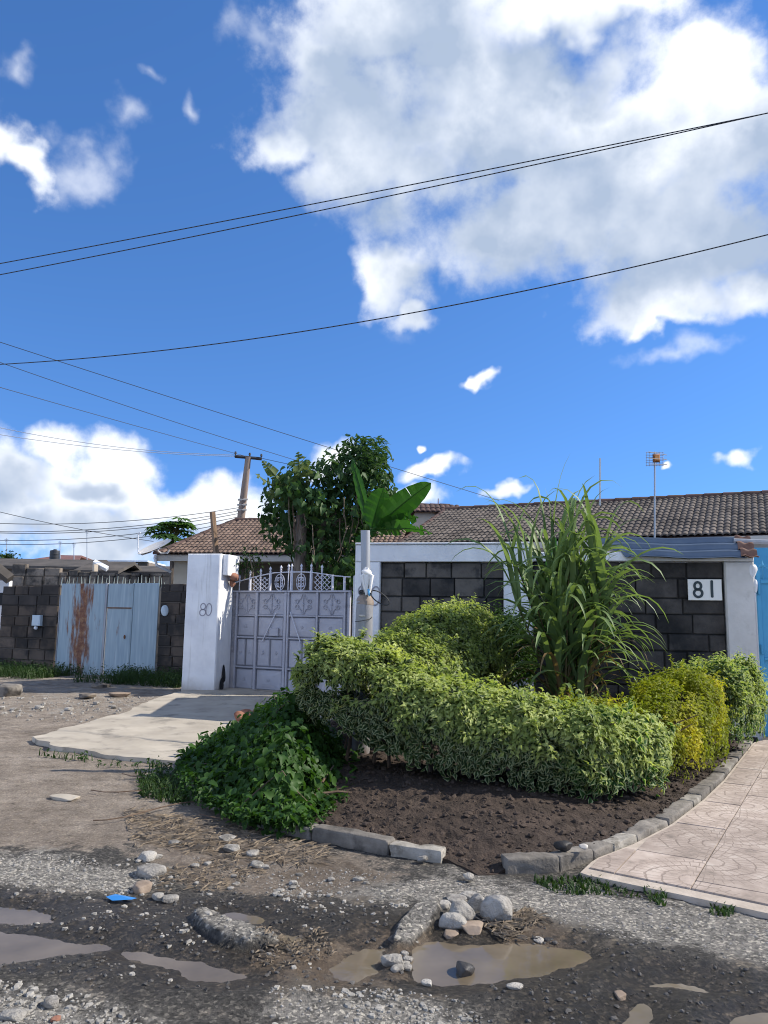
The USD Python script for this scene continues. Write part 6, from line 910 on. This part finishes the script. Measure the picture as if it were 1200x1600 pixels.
# ---------------------------------------------------------------- stones, rubble and litter
def on_ground(px, py): p = G(px, py); h = float(ground(np.array([p[0]]), np.array([p[1]]))[0]); p = G(px, py, h); return p
def stone(name, label, px, py, w, h, d, seed, m='pale_rock', flat=0., group=None, sink=.3, yaw=0., cat='stone', rough=.22):
    """px, py: the middle of its foot; w, h, d in metres."""
    p = on_ground(px, py); p[1] += d * .4; v, f = rock(p + [0, 0, h * (.5 - sink)], w / 2, d / 2, h / 2 * 1.15, seed, 3 if w > .1 else 2, rough, flat, yaw); LOC['/World'] = np.zeros(3); return tagp(part('/World', name, (v, f), m, smooth=35), label, cat, group)
for i, (lb, px, py, w, h, d, m, fl) in enumerate([('largest rounded grey cobble at the right end of the pile by the big puddle', 783, 1441, .19, .15, .17, 'pale_rock', 0), ('round pale cobble in the middle of the pile by the big puddle', 724, 1441, .17, .12, .15, 'pale_rock', 0), ('cobble behind the middle cobble of the pile by the big puddle', 748, 1424, .13, .10, .12, 'pale_rock', 0), ('long low cobble at the water edge of the pile, left', 708, 1455, .16, .085, .13, 'pale_rock', 0), ('flat cobble at the water edge of the pile, right', 741, 1461, .15, .08, .11, 'brown_rock', .4),
     ('half sunk dark cobble at the puddle edge in front of the pile', 706, 1467, .15, .05, .1, 'brown_rock', .4), ('pale flat stone flake at the back of the cobble pile', 735, 1406, .13, .04, .12, 'pale_rock', .2), ('flat stone slab leaning on the back left of the cobble pile', 715, 1412, .14, .05, .12, 'pale_rock', .2), ('small angular stone at the left of the cobble pile', 695, 1422, .09, .07, .08, 'pale_rock', .3), ('black stone standing in the brown puddle', 727, 1527, .12, .07, .09, 'dark_rock', 0),
     ('pale wedge-shaped stone on the road left of the kerb', 231, 1373, .19, .12, .16, 'pale_rock', .3), ('pale oval stone behind the wedge-shaped stone', 226, 1346, .13, .09, .12, 'pale_rock', .3), ('pale stone left of the straw, nearest the blue scrap', 218, 1396, .15, .09, .12, 'brown_rock', .3), ('small pale stone above the straw patch, upper', 360, 1333, .15, .08, .12, 'pale_rock', .2), ('flat pale stone lying in the brown litter by the kerb', 352, 1316, .14, .07, .12, 'pale_rock', .2), ('pale stone in the brown litter right of the flat one', 394, 1339, .11, .07, .09, 'pale_rock', .2), ('pale flattish stone in front of the brown litter', 399, 1356, .12, .06, .09, 'pale_rock', .1), ('pale stone on the road below the kerb bend', 270, 1322, .10, .06, .09, 'pale_rock', .2), ('twin stones on the road beside the blue scrap, right one', 262, 1411, .11, .06, .08, 'pale_rock', .3), ('twin stones on the road beside the blue scrap, left one', 245, 1408, .09, .06, .08, 'pale_rock', .3),
     ('angular stone in the bottom left corner', 75, 1575, .08, .06, .07, 'pale_rock', .2), ('larger stone at the very bottom left of the frame', 14, 1598, .10, .06, .08, 'pale_rock', .2), ('reddish stone chip at the bottom left', 85, 1598, .05, .03, .04, 'red_rock', .2), ('pale stone on the right shore of the brown puddle', 842, 1477, .10, .07, .08, 'pale_rock', .1), ('dark rubble stone beside the pale one on the right shore', 822, 1478, .10, .05, .08, 'dark_rock', .1), ('bluish stone in the wet tar below the brown puddle', 806, 1548, .08, .04, .06, 'pale_rock', .1), ('stone half set in tar between the small puddles', 972, 1563, .08, .05, .06, 'brown_rock', .1), ('pale stone on the left shore of the brown puddle, nearest the camera', 668, 1541, .06, .03, .05, 'pale_rock', .2), ('rough pale stone at the left shore of the brown puddle', 614, 1510, .11, .08, .09, 'pale_rock', .1), ('dark wet stone by the pale asphalt lump', 620, 1477, .10, .07, .08, 'dark_rock', .1), ('grey stone between the pale lump and the brown puddle', 645, 1478, .07, .06, .06, 'pale_rock', .1),
     ('long flat stone on the dirt below the driveway', 97, 1252, .34, .07, .2, 'concrete', .1), ('half buried pale slab where driveway, creeper and kerb meet', 258, 1216, .2, .12, .2, 'kerb_concrete', .2), ('grey slab lying on the weeds before the wicket door', 156, 1075, .5, .16, .35, 'weathered_stone', .2), ('second grey stone before the wicket door, lower left', 132, 1090, .45, .14, .3, 'weathered_stone', .2), ('third grey stone right of the weeds before the gate', 182, 1088, .4, .14, .3, 'brown_rock', .2), ('mossy block at the far left edge of the verge', 8, 1088, .45, .36, .4, 'kerb_concrete', .5)]):
    stone('stone', lb, px, py, w, h, d, 300 + i, m, fl, yaw=i * .9, sink=.30)
for i, (px, py) in enumerate([(372, 1126), (385, 1122), (398, 1121), (410, 1118), (392, 1127)]): p = G(px, py, .10); v, f = rock(p + [0, .05, .05], .09 + .03 * math.sin(i * 2), .08, .07, 700 + i, 2, .25); tagp(part('/World', 'broken_brick', (v, f), 'red_rock', smooth=40), 'reddish brick rubble heaped between the driveway and the creeper', 'brick rubble', 'brick rubble beside the driveway')
for i, (px, py, w, m) in enumerate([(880, 1326, .10, 'dark_rock'), (912, 1328, .05, 'fascia'), (660, 1347, .06, 'pale_rock'), (732, 1375, .06, 'pale_rock')]): p = G(px, py, .10 if py < 1340 else 0.); v, f = rock(p + [0, 0, .02], w / 2 * 1.3, w / 2, w / 3, 720 + i, 2, .25); tagp(part('/World', 'stone', (v, f), m, smooth=40), ['flat dark stone lying on the soil behind the right kerb', 'yellowish chip on the soil right of the flat dark stone', 'small pale chip in front of the left kerb end', 'pale chip on the road below the soil gap'][i], 'stone')
rg = np.random.default_rng(141)
for i in range(46): 
    z_ = [(350, 470, 1355, 1400), (430, 580, 1375, 1400), (180, 330, 1335, 1400), (590, 640, 1490, 1520), (0, 270, 1098, 1112), (820, 900, 1470, 1490)][i % 6]; px, py = rg.uniform(*z_[:2]), rg.uniform(*z_[2:]); w = rg.uniform(.03, .065) * (2.2 if py < 1200 else 1); p = on_ground(px, py); v, f = rock(p + [0, 0, w * .15], w / 2 * 1.2, w / 2, w * .4, 800 + i, 2, .3, .2, i)
    _zn = ['in the brown litter below the left kerb', 'in the scatter on the road left of the cobble pile', 'around the wedge-shaped stone and blue scrap', 'on the left shore of the brown puddle', 'on the verge below the weeds', 'on the right shore of the brown puddle'][i % 6]; tagp(part('/World', 'rubble_stone', (v, f), 'pale_rock' if i % 6 != 5 else 'dark_rock', smooth=35), f'small {"pale" if i % 6 != 5 else "dark"} rubble stone {_zn}', 'stone', f'rubble {_zn}')
def field(poly, n, s0, s1, seed, m, label, name):
    return tagp(part('/World', name, scatter(n, poly, lambda x, y: ground(x, y), s0, s1, seed), m), label, 'gravel', kind='stuff')
dry_ = shapely.union_all(ZP['pale'] + [gpoly([(300, 1340), (620, 1360), (600, 1400), (400, 1400)])]).intersection(gpoly([(-120, 1180), (1320, 1180), (1320, 1680), (-120, 1680)]))
field(dry_.geoms[0] if dry_.geom_type == 'Polygon' else shapely.union_all(dry_), 1, .001, .002, 1, 'pebble', None, 'grit') if False else None
for i, g_ in enumerate(getattr(dry_, 'geoms', [dry_])): field(g_, int(1300 * g_.area) + 20, .002, .008, 150 + i, 'pebble', ['pale loose gravel spread on the worn road', 'pale loose gravel on the road, further patch'][min(i, 1)], 'gravel')
wet_ = shapely.union_all(ZP['wet']).difference(shapely.union_all(PP).buffer(-.02)); wet_ = max(getattr(wet_, 'geoms', [wet_]), key=lambda g: g.area) if False else wet_
for i, g_ in enumerate(getattr(wet_, 'geoms', [wet_])): field(g_, int(500 * g_.area) + 5, .003, .013, 170 + i, 'dark_pebble', 'dark wet grit around the puddles', 'grit')
def chips(poly, n, seed, label):
    rg = np.random.default_rng(seed); q = rg.uniform(poly.bounds[:2], poly.bounds[2:], (n * 4, 2)); q = q[shapely.contains_xy(poly, q[:, 0], q[:, 1])]; q = q[(fbm2(q[:, 0], q[:, 1], 4., 3, seed) + rg.normal(0, .05, len(q))) > .5][:n]; z = ground(q[:, 0], q[:, 1]); r = .004 + .013 * rg.random(len(q)) ** 3; a0 = rg.uniform(0, 6.28, len(q)); k = 6; V = np.empty((len(q), 2 * k, 3))
    for i in range(k):
        a = a0 + i * 2 * math.pi / k; rr = r * rg.uniform(.6, 1.25, len(q)); V[:, i] = np.column_stack([q[:, 0] + np.cos(a) * rr * 1.15, q[:, 1] + np.sin(a) * rr * 1.15, z - .004]); V[:, k + i] = np.column_stack([q[:, 0] + np.cos(a) * rr * .9, q[:, 1] + np.sin(a) * rr * .9, z + r * rg.uniform(.25, .6, len(q))])
    F = np.array([[i, (i + 1) % k, k + (i + 1) % k] for i in range(k)] + [[i, k + (i + 1) % k, k + i] for i in range(k)] + [[k, k + i, k + i + 1] for i in range(1, k - 1)]); return tagp(part('/World', 'stone_chips', (V.reshape(-1, 3), (F[None] + (np.arange(len(q)) * 2 * k)[:, None, None]).reshape(-1, 3)), 'chip'), label, 'gravel', kind='stuff')
rough_mat('chip', (.17, .16, .142), (.36, .34, .305), 16., bump=.4)
chips(gpoly([(-80, 1530), (100, 1545), (260, 1600), (260, 1650), (-80, 1650)]), 420, 171, 'pale flat stone chips in the bottom left corner')
chips(gpoly([(420, 1548), (560, 1545), (720, 1555), (780, 1650), (430, 1650)]), 480, 172, 'pale flat stone chips at the bottom middle edge')
chips(gpoly([(-80, 1335), (190, 1340), (300, 1360), (260, 1400), (-80, 1395)]), 380, 173, 'pale stone chips on the left of the road')
chips(gpoly([(420, 1365), (600, 1370), (640, 1420), (520, 1440), (420, 1400)]), 260, 174, 'pale stone chips left of the cobble pile')
chips(gpoly([(0, 1390), (600, 1400), (640, 1550), (0, 1540)]).difference(shapely.union_all(PP)), 160, 175, 'scattered pale chips in the dark tar')
field(gpoly([(0, 1095), (280, 1095), (250, 1120), (120, 1130), (0, 1125)]), 260, .012, .04, 190, 'pebble', 'pale stones along the verge below the weeds', 'gravel')
def litter(poly, n, lmin, lmax, seed, label):
    rg = np.random.default_rng(seed); q = rg.uniform(poly.bounds[:2], poly.bounds[2:], (n * 4, 2)); q = q[shapely.contains_xy(poly, q[:, 0], q[:, 1])][:n]; z = ground(q[:, 0], q[:, 1]) + .008; a = rg.normal(.2, .9, len(q)); l = rg.uniform(lmin, lmax, len(q)); mb = MB()
    d = np.column_stack([np.cos(a), np.sin(a), rg.normal(0, .10, len(q))]) * l[:, None]; s = np.column_stack([-np.sin(a), np.cos(a), 0 * a]) * .0028; c = np.column_stack([q, z]); V = np.stack([c - s, c + s, c + d + s * .6, c + d - s * .6, c + d * .5 + [0, 0, .008]], 1).reshape(-1, 3); F = (np.array([[0, 1, 4], [1, 2, 4], [2, 3, 4], [3, 0, 4]])[None] + (np.arange(len(q)) * 5)[:, None, None]).reshape(-1, 3); mb.add(V, F); return tagp(part('/World', 'straw_litter', mb, 'straw'), label, 'litter', kind='stuff')
litter(gpoly([(190, 1265), (330, 1285), (520, 1330), (500, 1350), (380, 1345), (200, 1320)]), 800, .03, .15, 201, 'dry straw and twigs along the left kerb')
litter(gpoly([(230, 1365), (340, 1340), (420, 1360), (340, 1395), (240, 1395)]), 240, .02, .07, 202, 'dry straw patch among the stones on the road')
litter(gpoly([(400, 1465), (500, 1450), (530, 1490), (430, 1520), (390, 1500)]), 230, .012, .04, 203, 'dry straw around the pale asphalt lump')
litter(gpoly([(740, 1445), (830, 1425), (850, 1445), (790, 1470)]), 260, .02, .09, 204, 'dry straw behind the cobble pile')
for i, (a, b, lb) in enumerate((((492, 1270), (562, 1268), 'dead branch lying on the soil above the left kerb'), ((490, 1275), (520, 1245), 'forked twig standing at the creeper edge'))):
    p, q = on_ground(*a), on_ground(*b); zz_ = .14 if i < 2 else .012; p[2] += zz_; q[2] += zz_ + (.12 if i == 1 else 0); mb = MB(); mb.tube([p, (p + q) / 2 + [0, .02, .015], q], [.012, .010, .005], 6); tagp(part('/World', 'fallen_branch', mb, 'twig', smooth=40), lb, 'branch')
bs = [on_ground(*p) for p in ((165, 1406), (180, 1404), (214, 1408), (205, 1413), (175, 1412))]; mb = MB(); c = np.mean(bs, 0) + [0, 0, .03]; mb.add(np.array([p + [0, 0, .016 + .008 * (i % 2)] for i, p in enumerate(bs)] + [c]), [[0, 4, 5], [4, 3, 5], [3, 2, 5], [2, 1, 5], [1, 0, 5]]); tagp(part('/World', 'plastic_scrap', mb, 'blue_plastic'), 'crumpled bright blue plastic scrap on the wet road', 'litter')
